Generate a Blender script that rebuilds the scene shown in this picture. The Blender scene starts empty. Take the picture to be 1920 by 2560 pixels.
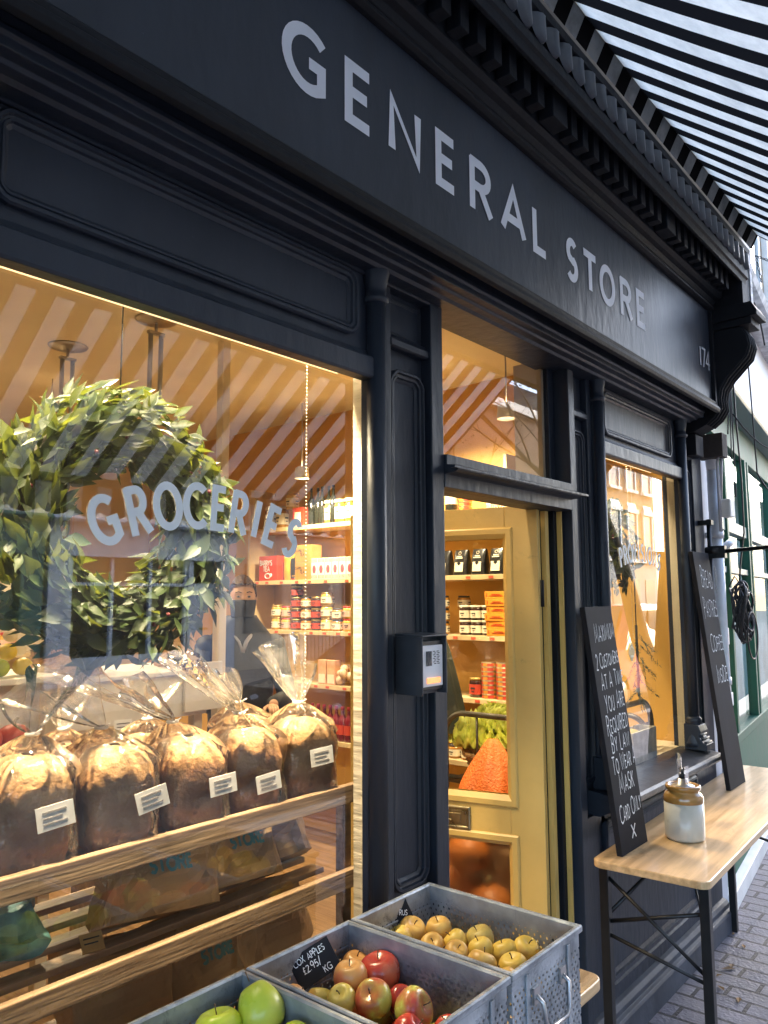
import bpy, math, random
from mathutils import Vector, Matrix, noise
R=math.radians; PI=math.pi; sin=math.sin; cos=math.cos
rnd=random.Random(7)
scn=bpy.context.scene; COL=scn.collection
# ------------------------------------------------------------ camera, world, light
cd=bpy.data.cameras.new('camera'); cam=bpy.data.objects.new('camera',cd); COL.objects.link(cam)
cd.sensor_fit='HORIZONTAL'; cd.sensor_width=36; cd.lens=36*1950/1920; cd.clip_start=.02; cd.clip_end=400
rx=Vector((0.64147714,-0.76712227,-0.00552352)); dn=Vector((0.08214037,0.07584196,-0.99373083)); fw=Vector((0.76273196,0.6370019,0.11166259))
cam.matrix_world=Matrix(((rx.x,-dn.x,-fw.x,0),(rx.y,-dn.y,-fw.y,-1.39),(rx.z,-dn.z,-fw.z,1.70),(0,0,0,1)))
scn.camera=cam
w=bpy.data.worlds.new('World'); scn.world=w; w.use_nodes=True
nt=w.node_tree; bg=nt.nodes['Background']; sk=nt.nodes.new('ShaderNodeTexSky'); sk.sky_type='NISHITA'; sk.sun_disc=False
SUN_EL,SUN_AZ=R(30),R(72)
sk.sun_elevation=SUN_EL; sk.sun_rotation=SUN_AZ; sk.air_density=1.0; sk.dust_density=2.6; sk.ozone_density=2.5
nt.links.new(sk.outputs[0],bg.inputs[0]); bg.inputs[1].default_value=.15
sl=bpy.data.lights.new('sun','SUN'); so=bpy.data.objects.new('sun',sl); COL.objects.link(so)
sl.energy=.6; sl.angle=R(14); sl.color=(1,.93,.84)
sd=Vector((sin(SUN_AZ)*cos(SUN_EL),cos(SUN_AZ)*cos(SUN_EL),sin(SUN_EL)))
so.rotation_euler=(-sd).to_track_quat('-Z','Y').to_euler(); so.location=sd*60
scn.view_settings.view_transform='Standard'; scn.view_settings.look='None'; scn.view_settings.exposure=2.9; scn.view_settings.gamma=1
scn.cycles.use_denoising=True
scn.cycles.max_bounces=10; scn.cycles.transparent_max_bounces=24; scn.cycles.glossy_bounces=4; scn.cycles.transmission_bounces=6; scn.cycles.diffuse_bounces=4
scn.cycles.sample_clamp_indirect=8; scn.cycles.caustics_reflective=False; scn.cycles.caustics_refractive=False

# ------------------------------------------------------------ materials
MC={}
def sock(n,*names):
    for k in names:
        if k in n.inputs: return n.inputs[k]
def mat(name,c,r=.5,m=0,var=.12,sc=8,bump=0,bsc=None,c2=None,coat=0,emit=0,trans=0,spec=None,stretch=None,sss=0):
    if name in MC: return MC[name]
    M=bpy.data.materials.new(name); M.use_nodes=True; N=M.node_tree.nodes; L=M.node_tree.links
    b=N['Principled BSDF']; tc=N.new('ShaderNodeTexCoord'); src=tc.outputs['Object']
    if stretch:
        mp=N.new('ShaderNodeMapping'); mp.inputs['Scale'].default_value=stretch; L.new(src,mp.inputs[0]); src=mp.outputs[0]
    nz=N.new('ShaderNodeTexNoise'); nz.inputs['Scale'].default_value=sc; nz.inputs['Detail'].default_value=6; L.new(src,nz.inputs['Vector'])
    rp=N.new('ShaderNodeValToRGB'); rp.color_ramp.elements[0].position=.32; rp.color_ramp.elements[1].position=.68
    a=[max(0,x*(1-var)) for x in c]; d=[min(1,x*(1+var)) for x in (c2 or c)]
    rp.color_ramp.elements[0].color=(*a,1); rp.color_ramp.elements[1].color=(*d,1)
    L.new(nz.outputs['Fac'],rp.inputs[0]); L.new(rp.outputs[0],b.inputs['Base Color'])
    mr=N.new('ShaderNodeMapRange'); mr.inputs[3].default_value=max(.02,r-.08); mr.inputs[4].default_value=min(1,r+.1)
    L.new(nz.outputs['Fac'],mr.inputs[0]); L.new(mr.outputs[0],b.inputs['Roughness'])
    b.inputs['Metallic'].default_value=m
    if coat: b.inputs['Coat Weight'].default_value=coat; b.inputs['Coat Roughness'].default_value=.1
    if spec is not None: b.inputs['Specular IOR Level'].default_value=spec
    if trans: b.inputs['Transmission Weight'].default_value=trans
    if sss: b.inputs['Subsurface Weight'].default_value=sss; b.inputs['Subsurface Radius'].default_value=(.01,.006,.003); b.inputs['Subsurface Scale'].default_value=1
    if emit: b.inputs['Emission Color'].default_value=(*c,1); b.inputs['Emission Strength'].default_value=emit
    if bump:
        n2=N.new('ShaderNodeTexNoise'); n2.inputs['Scale'].default_value=bsc or sc*4; n2.inputs['Detail'].default_value=4; L.new(src,n2.inputs['Vector'])
        bp=N.new('ShaderNodeBump'); bp.inputs['Strength'].default_value=bump; bp.inputs['Distance'].default_value=.01
        L.new(n2.outputs['Fac'],bp.inputs['Height']); L.new(bp.outputs[0],b.inputs['Normal'])
    MC[name]=M; return M
def thin(name,tint=(1,1,1),refl=1.6,rough=0.0,haze=0,hcol=(.9,.9,.9),ior=1.5,bump=0,bsc=30,low=.0):
    """thin sheet of glass or film: see-through, mirror-like by angle, with a little haze"""
    if name in MC: return MC[name]
    M=bpy.data.materials.new(name); M.use_nodes=True; N=M.node_tree.nodes; L=M.node_tree.links
    N.remove(N['Principled BSDF']); out=N['Material Output']
    t=N.new('ShaderNodeBsdfTransparent'); t.inputs[0].default_value=(*tint,1)
    g=N.new('ShaderNodeBsdfGlossy'); g.inputs['Roughness'].default_value=rough; g.inputs[0].default_value=(1,1,1,1)
    fr=N.new('ShaderNodeFresnel'); fr.inputs[0].default_value=ior
    mu=N.new('ShaderNodeMath'); mu.operation='MULTIPLY_ADD'; mu.inputs[1].default_value=refl; mu.inputs[2].default_value=low; mu.use_clamp=True; L.new(fr.outputs[0],mu.inputs[0])
    mx=N.new('ShaderNodeMixShader'); L.new(mu.outputs[0],mx.inputs[0])
    base=t.outputs[0]
    if haze:
        d=N.new('ShaderNodeBsdfDiffuse'); d.inputs[0].default_value=(*hcol,1)
        tl=N.new('ShaderNodeBsdfTranslucent'); tl.inputs[0].default_value=(*hcol,1)
        m3=N.new('ShaderNodeMixShader'); m3.inputs[0].default_value=.5; L.new(d.outputs[0],m3.inputs[1]); L.new(tl.outputs[0],m3.inputs[2])
        nz=N.new('ShaderNodeTexNoise'); nz.inputs['Scale'].default_value=bsc; nz.inputs['Detail'].default_value=5
        tc=N.new('ShaderNodeTexCoord'); L.new(tc.outputs['Object'],nz.inputs['Vector'])
        r2=N.new('ShaderNodeMapRange'); r2.inputs[1].default_value=.35; r2.inputs[2].default_value=.75; r2.inputs[3].default_value=haze*.35; r2.inputs[4].default_value=haze*1.7
        L.new(nz.outputs['Fac'],r2.inputs[0])
        m2=N.new('ShaderNodeMixShader'); L.new(r2.outputs[0],m2.inputs[0]); L.new(t.outputs[0],m2.inputs[1]); L.new(m3.outputs[0],m2.inputs[2]); base=m2.outputs[0]
    if bump:
        nb=N.new('ShaderNodeTexNoise'); nb.inputs['Scale'].default_value=bsc; nb.inputs['Detail'].default_value=3; nb.inputs['Distortion'].default_value=1.2
        tb=N.new('ShaderNodeTexCoord'); L.new(tb.outputs['Object'],nb.inputs['Vector'])
        bp=N.new('ShaderNodeBump'); bp.inputs['Strength'].default_value=bump; bp.inputs['Distance'].default_value=.02
        L.new(nb.outputs['Fac'],bp.inputs['Height']); L.new(bp.outputs[0],g.inputs['Normal'])
    L.new(base,mx.inputs[1]); L.new(g.outputs[0],mx.inputs[2]); L.new(mx.outputs[0],out.inputs[0])
    MC[name]=M; return M
def brickmat(name,c1,c2,mortar,bw=.215,bh=.075,axes='XZ',rough=.85,ms=.01,bump=.5,off=.5,world=False):
    if name in MC: return MC[name]
    M=bpy.data.materials.new(name); M.use_nodes=True; N=M.node_tree.nodes; L=M.node_tree.links; b=N['Principled BSDF']
    tc=N.new('ShaderNodeTexCoord'); sx=N.new('ShaderNodeSeparateXYZ'); L.new(tc.outputs['Object'],sx.inputs[0])
    cb=N.new('ShaderNodeCombineXYZ'); L.new(sx.outputs[axes[0]],cb.inputs[0]); L.new(sx.outputs[axes[1]],cb.inputs[1])
    nw=N.new('ShaderNodeTexNoise'); nw.inputs['Scale'].default_value=6; nw.inputs['Detail'].default_value=3; L.new(cb.outputs[0],nw.inputs['Vector'])
    vm=N.new('ShaderNodeVectorMath'); vm.operation='MULTIPLY_ADD'; vm.inputs[1].default_value=(.012,.012,0); L.new(nw.outputs['Color'],vm.inputs[0]); L.new(cb.outputs[0],vm.inputs[2])
    br=N.new('ShaderNodeTexBrick'); br.offset=off; br.inputs['Scale'].default_value=1; br.inputs['Brick Width'].default_value=bw; br.inputs['Row Height'].default_value=bh
    br.inputs['Mortar Size'].default_value=ms; br.inputs['Mortar Smooth'].default_value=.2; br.inputs['Color1'].default_value=(*c1,1); br.inputs['Color2'].default_value=(*c2,1); br.inputs['Mortar'].default_value=(*mortar,1)
    L.new(vm.outputs[0],br.inputs['Vector'])
    nz=N.new('ShaderNodeTexNoise'); nz.inputs['Scale'].default_value=3; nz.inputs['Detail'].default_value=8; nz.inputs['Roughness'].default_value=.7; L.new(tc.outputs['Object'],nz.inputs['Vector'])
    mr=N.new('ShaderNodeMapRange'); mr.inputs[1].default_value=.3; mr.inputs[2].default_value=.7; mr.inputs[3].default_value=.6; mr.inputs[4].default_value=1.35; L.new(nz.outputs['Fac'],mr.inputs[0])
    ml=N.new('ShaderNodeVectorMath'); ml.operation='SCALE'; L.new(br.outputs['Color'],ml.inputs[0]); L.new(mr.outputs[0],ml.inputs['Scale']); L.new(ml.outputs[0],b.inputs['Base Color'])
    b.inputs['Roughness'].default_value=rough
    ad=N.new('ShaderNodeMath'); ad.operation='MULTIPLY_ADD'; ad.inputs[1].default_value=-1; L.new(br.outputs['Fac'],ad.inputs[0])
    n3=N.new('ShaderNodeTexNoise'); n3.inputs['Scale'].default_value=60; L.new(tc.outputs['Object'],n3.inputs['Vector']); L.new(n3.outputs['Fac'],ad.inputs[2])
    bp=N.new('ShaderNodeBump'); bp.inputs['Strength'].default_value=bump; bp.inputs['Distance'].default_value=.008; L.new(ad.outputs[0],bp.inputs['Height']); L.new(bp.outputs[0],b.inputs['Normal'])
    MC[name]=M; return M
def woodmat(name,c,c2,axis=0,r=.4,sc=3,coat=0,bump=.15):
    st=[14,14,14]; st[axis]=1.0
    return mat(name,c,r,0,.12,sc,bump,sc*3,c2,coat=coat,stretch=tuple(st))

# ------------------------------------------------------------ mesh building
class MB:
    def __init__(s): s.v=[]; s.f=[]; s.sm=[]
    def add(s,vs,fs,smooth=False,T=None):
        o=len(s.v)
        for p in vs:
            p=Vector(p)
            s.v.append(T@p if T is not None else p)
        for f in fs: s.f.append([i+o for i in f]); s.sm.append(smooth)
        return s
    def box(s,x0,x1,y0,y1,z0,z1,T=None):
        return s.add([(x,y,z) for x in(x0,x1) for y in(y0,y1) for z in(z0,z1)],[(0,1,3,2),(4,6,7,5),(0,4,5,1),(2,3,7,6),(0,2,6,4),(1,5,7,3)],False,T)
    def prism(s,prof,x0,x1,T=None,smooth=False):      # profile (y,z) swept along X
        n=len(prof); vs=[(x0,y,z) for y,z in prof]+[(x1,y,z) for y,z in prof]
        fs=[(i,(i+1)%n,n+(i+1)%n,n+i) for i in range(n)]+[tuple(range(n))[::-1],tuple(range(n,2*n))]
        return s.add(vs,fs,smooth,T)
    def plate(s,prof,y0,y1,T=None):                   # outline (x,z) given thickness along Y
        n=len(prof); vs=[(x,y0,z) for x,z in prof]+[(x,y1,z) for x,z in prof]
        return s.add(vs,[(i,(i+1)%n,n+(i+1)%n,n+i) for i in range(n)]+[tuple(range(n)),tuple(range(n,2*n))[::-1]],False,T)
    def slab(s,prof,z0,z1,T=None):                    # outline (x,y) given thickness along Z
        n=len(prof); vs=[(x,y,z0) for x,y in prof]+[(x,y,z1) for x,y in prof]
        return s.add(vs,[(i,(i+1)%n,n+(i+1)%n,n+i) for i in range(n)]+[tuple(range(n))[::-1],tuple(range(n,2*n))],False,T)
    def lathe(s,prof,n=20,T=None,cap=True,smooth=True,mod=None,a0=0,a1=2*PI):
        m=len(prof); vs=[]; full=abs(a1-a0-2*PI)<1e-6; k=n if full else n+1
        for r,z in prof:
            for j in range(k):
                a=a0+(a1-a0)*j/n; rr=r*(mod(a,z,r) if mod else 1); vs.append((rr*cos(a),rr*sin(a),z))
        fs=[]
        for i in range(m-1):
            for j in range(n):
                j2=(j+1)%k; fs.append((i*k+j,i*k+j2,(i+1)*k+j2,(i+1)*k+j))
        if cap and full: fs+= [tuple(range(k))[::-1],tuple(range((m-1)*k,m*k))]
        return s.add(vs,fs,smooth,T)
    def tube(s,path,r,n=8,closed=False,T=None,cap=True,flat=1.0):
        P=[Vector(p) for p in path]; m=len(P); vs=[]; rs=r if isinstance(r,(list,tuple)) else [r]*m
        up=None
        for i in range(m):
            a=P[(i-1)%m] if closed or i>0 else P[i]; b=P[(i+1)%m] if closed or i<m-1 else P[i]
            t=(b-a).normalized() if (b-a).length>1e-9 else Vector((0,0,1))
            if up is None:
                up=Vector((0,0,1)) if abs(t.z)<.9 else Vector((1,0,0))
            u=(up-t*up.dot(t)).normalized(); up=u; v=t.cross(u)
            for j in range(n):
                an=2*PI*j/n; vs.append(P[i]+(u*cos(an)*flat+v*sin(an))*rs[i])
        fs=[]
        for i in range(m if closed else m-1):
            i2=(i+1)%m
            for j in range(n): fs.append((i*n+j,i*n+(j+1)%n,i2*n+(j+1)%n,i2*n+j))
        if cap and not closed: fs+= [tuple(range(n))[::-1],tuple(range((m-1)*n,m*n))]
        return s.add(vs,fs,True,T)
    def mould(s,path,prof,T=None,flip=1):             # closed (x,z) path; profile (inward offset, y)
        n=len(path); k=len(prof); vs=[]
        P=[Vector((p[0],p[1])) for p in path]
        for i in range(n):
            a,b,c=P[i-1],P[i],P[(i+1)%n]; d1=(b-a).normalized(); d2=(c-b).normalized()
            n1=Vector((-d1.y,d1.x))*flip; n2=Vector((-d2.y,d2.x))*flip; mm=(n1+n2); mm=mm/max(.3,mm.dot(n1))
            for o,y in prof: q=b+mm*o; vs.append((q.x,y,q.y))
        fs=[]
        for i in range(n):
            i2=(i+1)%n
            for j in range(k-1): fs.append((i*k+j,i2*k+j,i2*k+j+1,i*k+j+1))
        return s.add(vs,fs,False,T)
    def grid(s,fn,nu,nv,cu=False,cv=False,T=None,smooth=True):
        vs=[fn(i/(nu if cu else nu-1),j/(nv if cv else nv-1)) for i in range(nu) for j in range(nv)]
        fs=[]
        for i in range(nu if cu else nu-1):
            for j in range(nv if cv else nv-1):
                i2=(i+1)%nu; j2=(j+1)%nv; fs.append((i*nv+j,i2*nv+j,i2*nv+j2,i*nv+j2))
        return s.add(vs,fs,smooth,T)
    def ball(s,c,r,n=12,m=8,T=None,fn=None):
        c=Vector(c); rr=r if hasattr(r,'__len__') else (r,r,r)
        def g(u,v):
            a=u*2*PI; b=(v-.5)*PI*.998; d=Vector((cos(a)*cos(b),sin(a)*cos(b),sin(b)))
            k=fn(d) if fn else 1
            return (c.x+d.x*rr[0]*k,c.y+d.y*rr[1]*k,c.z+d.z*rr[2]*k)
        return s.grid(g,n,m,cu=True,T=T)
    def ribbon(s,poly,t,fmap,closed=False):
        P=[Vector(p) for p in poly]; n=len(P); vs=[]
        for i in range(n):
            a=P[i-1] if (closed or i>0) else None; c=P[(i+1)%n] if (closed or i<n-1) else None
            d1=(P[i]-a).normalized() if a is not None else None; d2=(c-P[i]).normalized() if c is not None else None
            if d1 is None: d1=d2
            if d2 is None: d2=d1
            n1=Vector((-d1.y,d1.x)); n2=Vector((-d2.y,d2.x)); m=n1+n2
            if m.length<.2: m=n1
            else: m=m/max(.45,m.dot(n1))
            vs+= [fmap(P[i]+m*t/2),fmap(P[i]-m*t/2)]
        fs=[(2*i,2*((i+1)%n),2*((i+1)%n)+1,2*i+1) for i in range(n if closed else n-1)]
        return s.add(vs,fs)
    def build(s,name,m,parent=None,bevel=0,sub=0,solid=0):
        me=bpy.data.meshes.new(name); me.from_pydata([tuple(v) for v in s.v],[],s.f)
        for i,p in enumerate(me.polygons): p.use_smooth=s.sm[i]
        for mm in (m if isinstance(m,(list,tuple)) else [m]): me.materials.append(mm)
        o=bpy.data.objects.new(name,me); COL.objects.link(o)
        if parent: o.parent=parent
        if solid:
            md=o.modifiers.new('solid','SOLIDIFY'); md.thickness=solid; md.offset=0
        if bevel:
            md=o.modifiers.new('bevel','BEVEL'); md.width=bevel; md.segments=2; md.limit_method='ANGLE'; md.angle_limit=R(35); md.use_clamp_overlap=True
        if sub:
            md=o.modifiers.new('sub','SUBSURF'); md.levels=sub; md.render_levels=sub
        return o
def tag(o,label=None,cat=None,group=None,kind=None):
    if label: o['label']=label
    if cat: o['category']=cat
    if group: o['group']=group
    if kind: o['kind']=kind
    return o
def thing(name,label,cat,loc=(0,0,0),rz=0,group=None,rot=None):
    o=bpy.data.objects.new(name,None); COL.objects.link(o); o.location=loc; o.rotation_euler=rot or (0,0,rz); o.empty_display_size=.1
    return tag(o,label,cat,group)
def kids(o): return [c for c in list(COL.objects) if c.parent==o]
def dup(o,loc,rz=0,label=None,rot=None,scale=None):
    def rec(a,par):
        b=a.copy(); COL.objects.link(b)
        if par is not None: b.parent=par
        for c in KID.get(a.name,[]): rec(c,b)
        return b
    if o.name not in KID: index(o)
    b=rec(o,None); b.location=loc; b.rotation_euler=rot or (0,0,rz)
    if label: b['label']=label
    if scale: b.scale=(scale,)*3 if not hasattr(scale,'__len__') else scale
    return b
KID={}
def index(o):
    allo=list(COL.objects)
    def rec(a):
        KID[a.name]=[c for c in allo if c.parent==a]
        for c in KID[a.name]: rec(c)
    rec(o)
def TM(loc=(0,0,0),rz=0,rx_=0,ry=0,sc=1): return Matrix.Translation(loc)@Matrix.Rotation(rz,4,'Z')@Matrix.Rotation(ry,4,'Y')@Matrix.Rotation(rx_,4,'X')@Matrix.Scale(sc,4)
ORD=['first','second','third','fourth','fifth','sixth','seventh','eighth','ninth','tenth','eleventh','twelfth','thirteenth','fourteenth','fifteenth','sixteenth']

# ------------------------------------------------------------ stroke lettering
def arc(cx,cy,rx_,ry,a0,a1,n=14): return [(cx+rx_*cos(R(a0+(a1-a0)*i/n)),cy+ry*sin(R(a0+(a1-a0)*i/n))) for i in range(n+1)]
G_={
'A':(.74,[[(0,0),(.37,1),(.74,0)],[(.12,.3),(.62,.3)]]),
'B':(.55,[[(0,0),(0,1)]+[(.25,1)]+arc(.27,.76,.22,.24,90,-90)+[(0,.52)],[(.2,.52)]+arc(.29,.26,.26,.26,90,-90)+[(0,0)]]),
'C':(.78,[arc(.5,.5,.5,.5,48,312,22)]),
'D':(.72,[[(0,-.07),(0,1.07)],[(-.06,1),(.25,1)]+arc(.27,.5,.45,.5,90,-90,18)+[(0,0)]]),
'E':(.5,[[(.5,1),(0,1),(0,0),(.5,0)],[(0,.52),(.44,.52)]]),
'F':(.48,[[(.48,1),(0,1),(0,0)],[(0,.52),(.42,.52)]]),
'G':(.86,[arc(.5,.5,.5,.5,46,300,22)+[(.82,.1),(.82,.46),(.52,.46)]]),
'H':(.65,[[(0,0),(0,1)],[(.65,0),(.65,1)],[(0,.52),(.65,.52)]]),
'I':(.06,[[(.03,0),(.03,1)]]),
'K':(.6,[[(0,0),(0,1)],[(.56,1),(.02,.48)],[(.2,.62),(.6,0)]]),
'L':(.46,[[(0,1),(0,0),(.46,0)]]),
'M':(.84,[[(0,0),(.1,1),(.42,.2),(.74,1),(.84,0)]]),
'N':(.7,[[(0,0),(0,1),(.7,0),(.7,1)]]),
'O':(.96,[('c',arc(.48,.5,.48,.5,0,348,29))]),
'P':(.52,[[(0,-.07),(0,1.07)],[(-.06,1),(.25,1)]+arc(.26,.74,.26,.26,90,-90)+[(0,.48)]]),
'Q':(.96,[('c',arc(.48,.5,.48,.5,0,348,29)),[(.55,.25),(.9,-.08)]]),
'R':(.64,[[(0,-.07),(0,1.07)],[(-.06,1),(.27,1)]+arc(.28,.74,.27,.26,90,-90)+[(0,.48)],[(.26,.48),(.62,-.06)]]),
'S':(.56,[arc(.29,.745,.25,.255,38,230,12)+[(.34,.47)]+arc(.27,.26,.27,.26,62,-145,12)]),
'T':(.7,[[(0,1),(.7,1)],[(.35,1),(.35,0)]]),
'U':(.66,[[(0,1)]+arc(.33,.33,.33,.33,180,360)+[(.66,1)]]),
'V':(.72,[[(0,1),(.36,0),(.72,1)]]),
'W':(1.0,[[(0,1),(.25,0),(.5,.9),(.75,0),(1,1)]]),
'X':(.6,[[(0,0),(.6,1)],[(0,1),(.6,0)]]),
'Y':(.62,[[(0,1),(.31,.46),(.62,1)],[(.31,.46),(.31,0)]]),
'1':(.1,[[(.05,0),(.05,1)]]),
'2':(.52,[arc(.26,.74,.25,.26,160,-30,10)+[(0,0),(.54,0)]]),
'4':(.56,[[(.42,0),(.42,1),(0,.3),(.56,.3)]]),
'5':(.5,[[(.45,1),(.08,1),(.04,.55)]+arc(.22,.32,.27,.32,95,-130,10)]),
'7':(.5,[[(0,1),(.5,1),(.15,0)]]),
'9':(.5,[('c',arc(.25,.72,.25,.28,0,340,14)),[(.5,.72),(.35,0)]]),
'.':(.08,[[(.0,0),(.08,0)]]),'/':(.35,[[(0,-.1),(.35,1.05)]]),"'":(.06,[[(.03,1),(.0,.78)]]),'&':(.6,[[(.6,0),(.1,.75),(.25,1),(.4,.75),(.02,.3),(.2,0),(.55,.35)]]),
'£':(.5,[[(.48,.85),(.3,1),(.16,.8),(.16,.05),(.0,0),(.5,0)],[(0,.5),(.38,.5)]]),
' ':(.35,[])}
def glyph(mb,ch,fmap,t,jit=0):
    wd,st=G_[ch]
    for p in st:
        cl=False
        if p and p[0]=='c': cl=True; p=p[1]
        if jit: p=[(x+rnd.uniform(-jit,jit),y+rnd.uniform(-jit,jit)) for x,y in p]
        mb.ribbon(p,t,fmap,cl)
    return wd
def textline(mb,s,x,z,h,t,place,sx=1,gap=.18,jit=0,slant=0,tilt=0,small=False):
    """place(x,z)->3D; t stroke in metres"""
    cx=x
    for i,ch in enumerate(s):
        hh=h*(rnd.uniform(.9,1.1) if jit else 1)
        if small and (i==0 or s[i-1]==' '): hh=h*1.25
        z0=z+tilt*(cx-x)+(rnd.uniform(-jit,jit)*h*.5 if jit else 0)
        fm=lambda p,cx=cx,z0=z0,hh=hh: place(cx+(p.x*sx+slant*p.y)*hh,z0+p.y*hh)
        wd=glyph(mb,ch,fm,t/hh,jit*.5)
        cx+=(wd*sx+gap)*hh
    return cx
def textwidth(s,h,sx=1,gap=.18): return sum((G_[c][0]*sx+gap)*h for c in s)-gap*h

# ------------------------------------------------------------ common materials
PAINT=mat('dark_blue_paint',(.0170,.0220,.033),.42,0,.15,3,.3,26,c2=(.026,.033,.047),spec=.38,stretch=(1,1,.35))
PAINT2=mat('cornice_paint',(.009,.0105,.014),.6,0,.3,4,.2,40,spec=.22)
LETTER=mat('letter_paint',(.74,.77,.83),.6,0,.07,6)
GLASS=thin('shop_glass',(.97,.98,.97),2.0,0,.008,(.8,.85,.9),1.5,0,3)
GLASS2=thin('door_glass',(.95,.96,.94),1.4)
GLASSR=thin('rippled_glass',(.62,.56,.46),1.6,.12,.10,(.3,.22,.14),1.5,.3,14)
def blurpane():
    N=GLASSR.node_tree.nodes; L=GLASSR.node_tree.links
    t=[n for n in N if n.type=='BSDF_TRANSPARENT'][0]; f=N.new('ShaderNodeBsdfRefraction'); f.inputs['Color'].default_value=(.60,.52,.42,1); f.inputs['Roughness'].default_value=.42; f.inputs['IOR'].default_value=1.12
    for l in list(t.outputs[0].links): L.new(f.outputs[0],l.to_socket)
blurpane()
CREAM=mat('cream_paint',(.72,.64,.48),.55,0,.08,3,.1,30)
CEIL=mat('ceiling_paint',(.76,.68,.50),.7,0,.06,2)
WHITEP=mat('white_paint',(.78,.76,.72),.5,0,.1,5,.2,30)
SHELFW=mat('pale_shelf_wood',(.66,.49,.26),.5,0,.15,4,.1,30)
MUST=mat('mustard_paint',(.70,.47,.14),.42,0,.08,5,.1,35)
MUSTW=mat('mustard_wall_paint',(.66,.38,.09),.6,0,.05,2)
BLACKM=mat('black_steel',(.012,.013,.015),.38,.3,.2,20)
STEEL=mat('brushed_steel',(.45,.45,.46),.3,.9,.1,20)
GALV=mat('galvanised_steel',(.30,.335,.38),.42,.55,.28,9,.25,30,c2=(.40,.435,.48))
CARD=mat('white_card',(.92,.91,.89),.6,0,.03,10)
CHALKB=mat('chalkboard_black',(.013,.013,.017),.75,0,.5,6,.05,spec=.25)
CHALK=mat('chalk',(.85,.86,.88),.9,0,.3,60)
CHALKW=CHALK
INKM=mat('dark_ink',(.03,.03,.035),.6)
REDM=mat('red_print',(.55,.05,.025),.5,0,.05,10)
GLAZEB=mat('brown_glaze',(.30,.15,.035),.12,0,.25,12,coat=.6)
GLAZEC=mat('cream_stoneware',(.52,.48,.40),.3,0,.08,14,.05,60,coat=.3)
BREAD=mat('baked_crust',(.15,.055,.024),.7,0,.3,16,.8,55)
def crust():
    N=BREAD.node_tree.nodes; L=BREAD.node_tree.links; b=N['Principled BSDF']; tc=[n for n in N if n.type=='TEX_COORD'][0]
    nz=N.new('ShaderNodeTexNoise'); nz.inputs['Scale'].default_value=24; nz.inputs['Detail'].default_value=7; nz.inputs['Roughness'].default_value=.7; L.new(tc.outputs['Object'],nz.inputs['Vector'])
    sp=N.new('ShaderNodeSeparateXYZ'); L.new(tc.outputs['Object'],sp.inputs[0])
    m=N.new('ShaderNodeMath'); m.operation='MULTIPLY_ADD'; m.inputs[1].default_value=4.4; L.new(sp.outputs[2],m.inputs[0])
    m2=N.new('ShaderNodeMath'); m2.operation='MULTIPLY_ADD'; m2.inputs[1].default_value=.75; m2.inputs[2].default_value=-.375; L.new(nz.outputs['Fac'],m2.inputs[0]); L.new(m2.outputs[0],m.inputs[2])
    rp=N.new('ShaderNodeValToRGB'); e=rp.color_ramp.elements; e[0].position=.10; e[0].color=(.42,.17,.085,1); e[1].position=.92; e[1].color=(.58,.36,.17,1)
    for p,c in ((.40,(.46,.20,.09)),(.58,(.44,.20,.085)),(.76,(.50,.27,.11))): q=e.new(p); q.color=(*c,1)
    L.new(m.outputs[0],rp.inputs[0])
    vo=N.new('ShaderNodeTexVoronoi'); vo.inputs['Scale'].default_value=34; vo.inputs['Randomness'].default_value=1; L.new(tc.outputs['Object'],vo.inputs['Vector'])
    vr=N.new('ShaderNodeMapRange'); vr.inputs[1].default_value=.16; vr.inputs[2].default_value=.30; vr.inputs[3].default_value=.62; vr.inputs[4].default_value=1; L.new(vo.outputs['Distance'],vr.inputs[0])
    n3=N.new('ShaderNodeTexNoise'); n3.inputs['Scale'].default_value=9; L.new(tc.outputs['Object'],n3.inputs['Vector'])
    g3=N.new('ShaderNodeMapRange'); g3.inputs[1].default_value=.42; g3.inputs[2].default_value=.55; L.new(n3.outputs['Fac'],g3.inputs[0])
    mx=N.new('ShaderNodeMath'); mx.operation='MAXIMUM'; L.new(vr.outputs[0],mx.inputs[0]); L.new(g3.outputs[0],mx.inputs[1])
    vs=N.new('ShaderNodeVectorMath'); vs.operation='SCALE'; L.new(rp.outputs[0],vs.inputs[0]); L.new(mx.outputs[0],vs.inputs['Scale']); L.new(vs.outputs[0],b.inputs['Base Color'])
crust(); BREADT=BREAD
CELLO=thin('cellophane',(.995,.99,.985),1.1,.025,.045,(.97,.94,.9),1.5,.55,13,.0)
CELLOF=thin('gathered_cellophane',(.99,.985,.97),1.3,.06,.13,(.95,.90,.80),1.5,.5,18,.015)
KRAFT=mat('kraft_paper',(.52,.32,.14),.6,0,.15,6,.5,12)
TEAL=mat('teal_print',(.05,.26,.28),.5,0,.3,12)
OLDW=woodmat('weathered_wood',(.27,.17,.10),(.42,.29,.18),0)
BENCH=woodmat('varnished_bench_wood',(.50,.31,.14),(.66,.44,.23),0,.34,2.5,.2)
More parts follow.
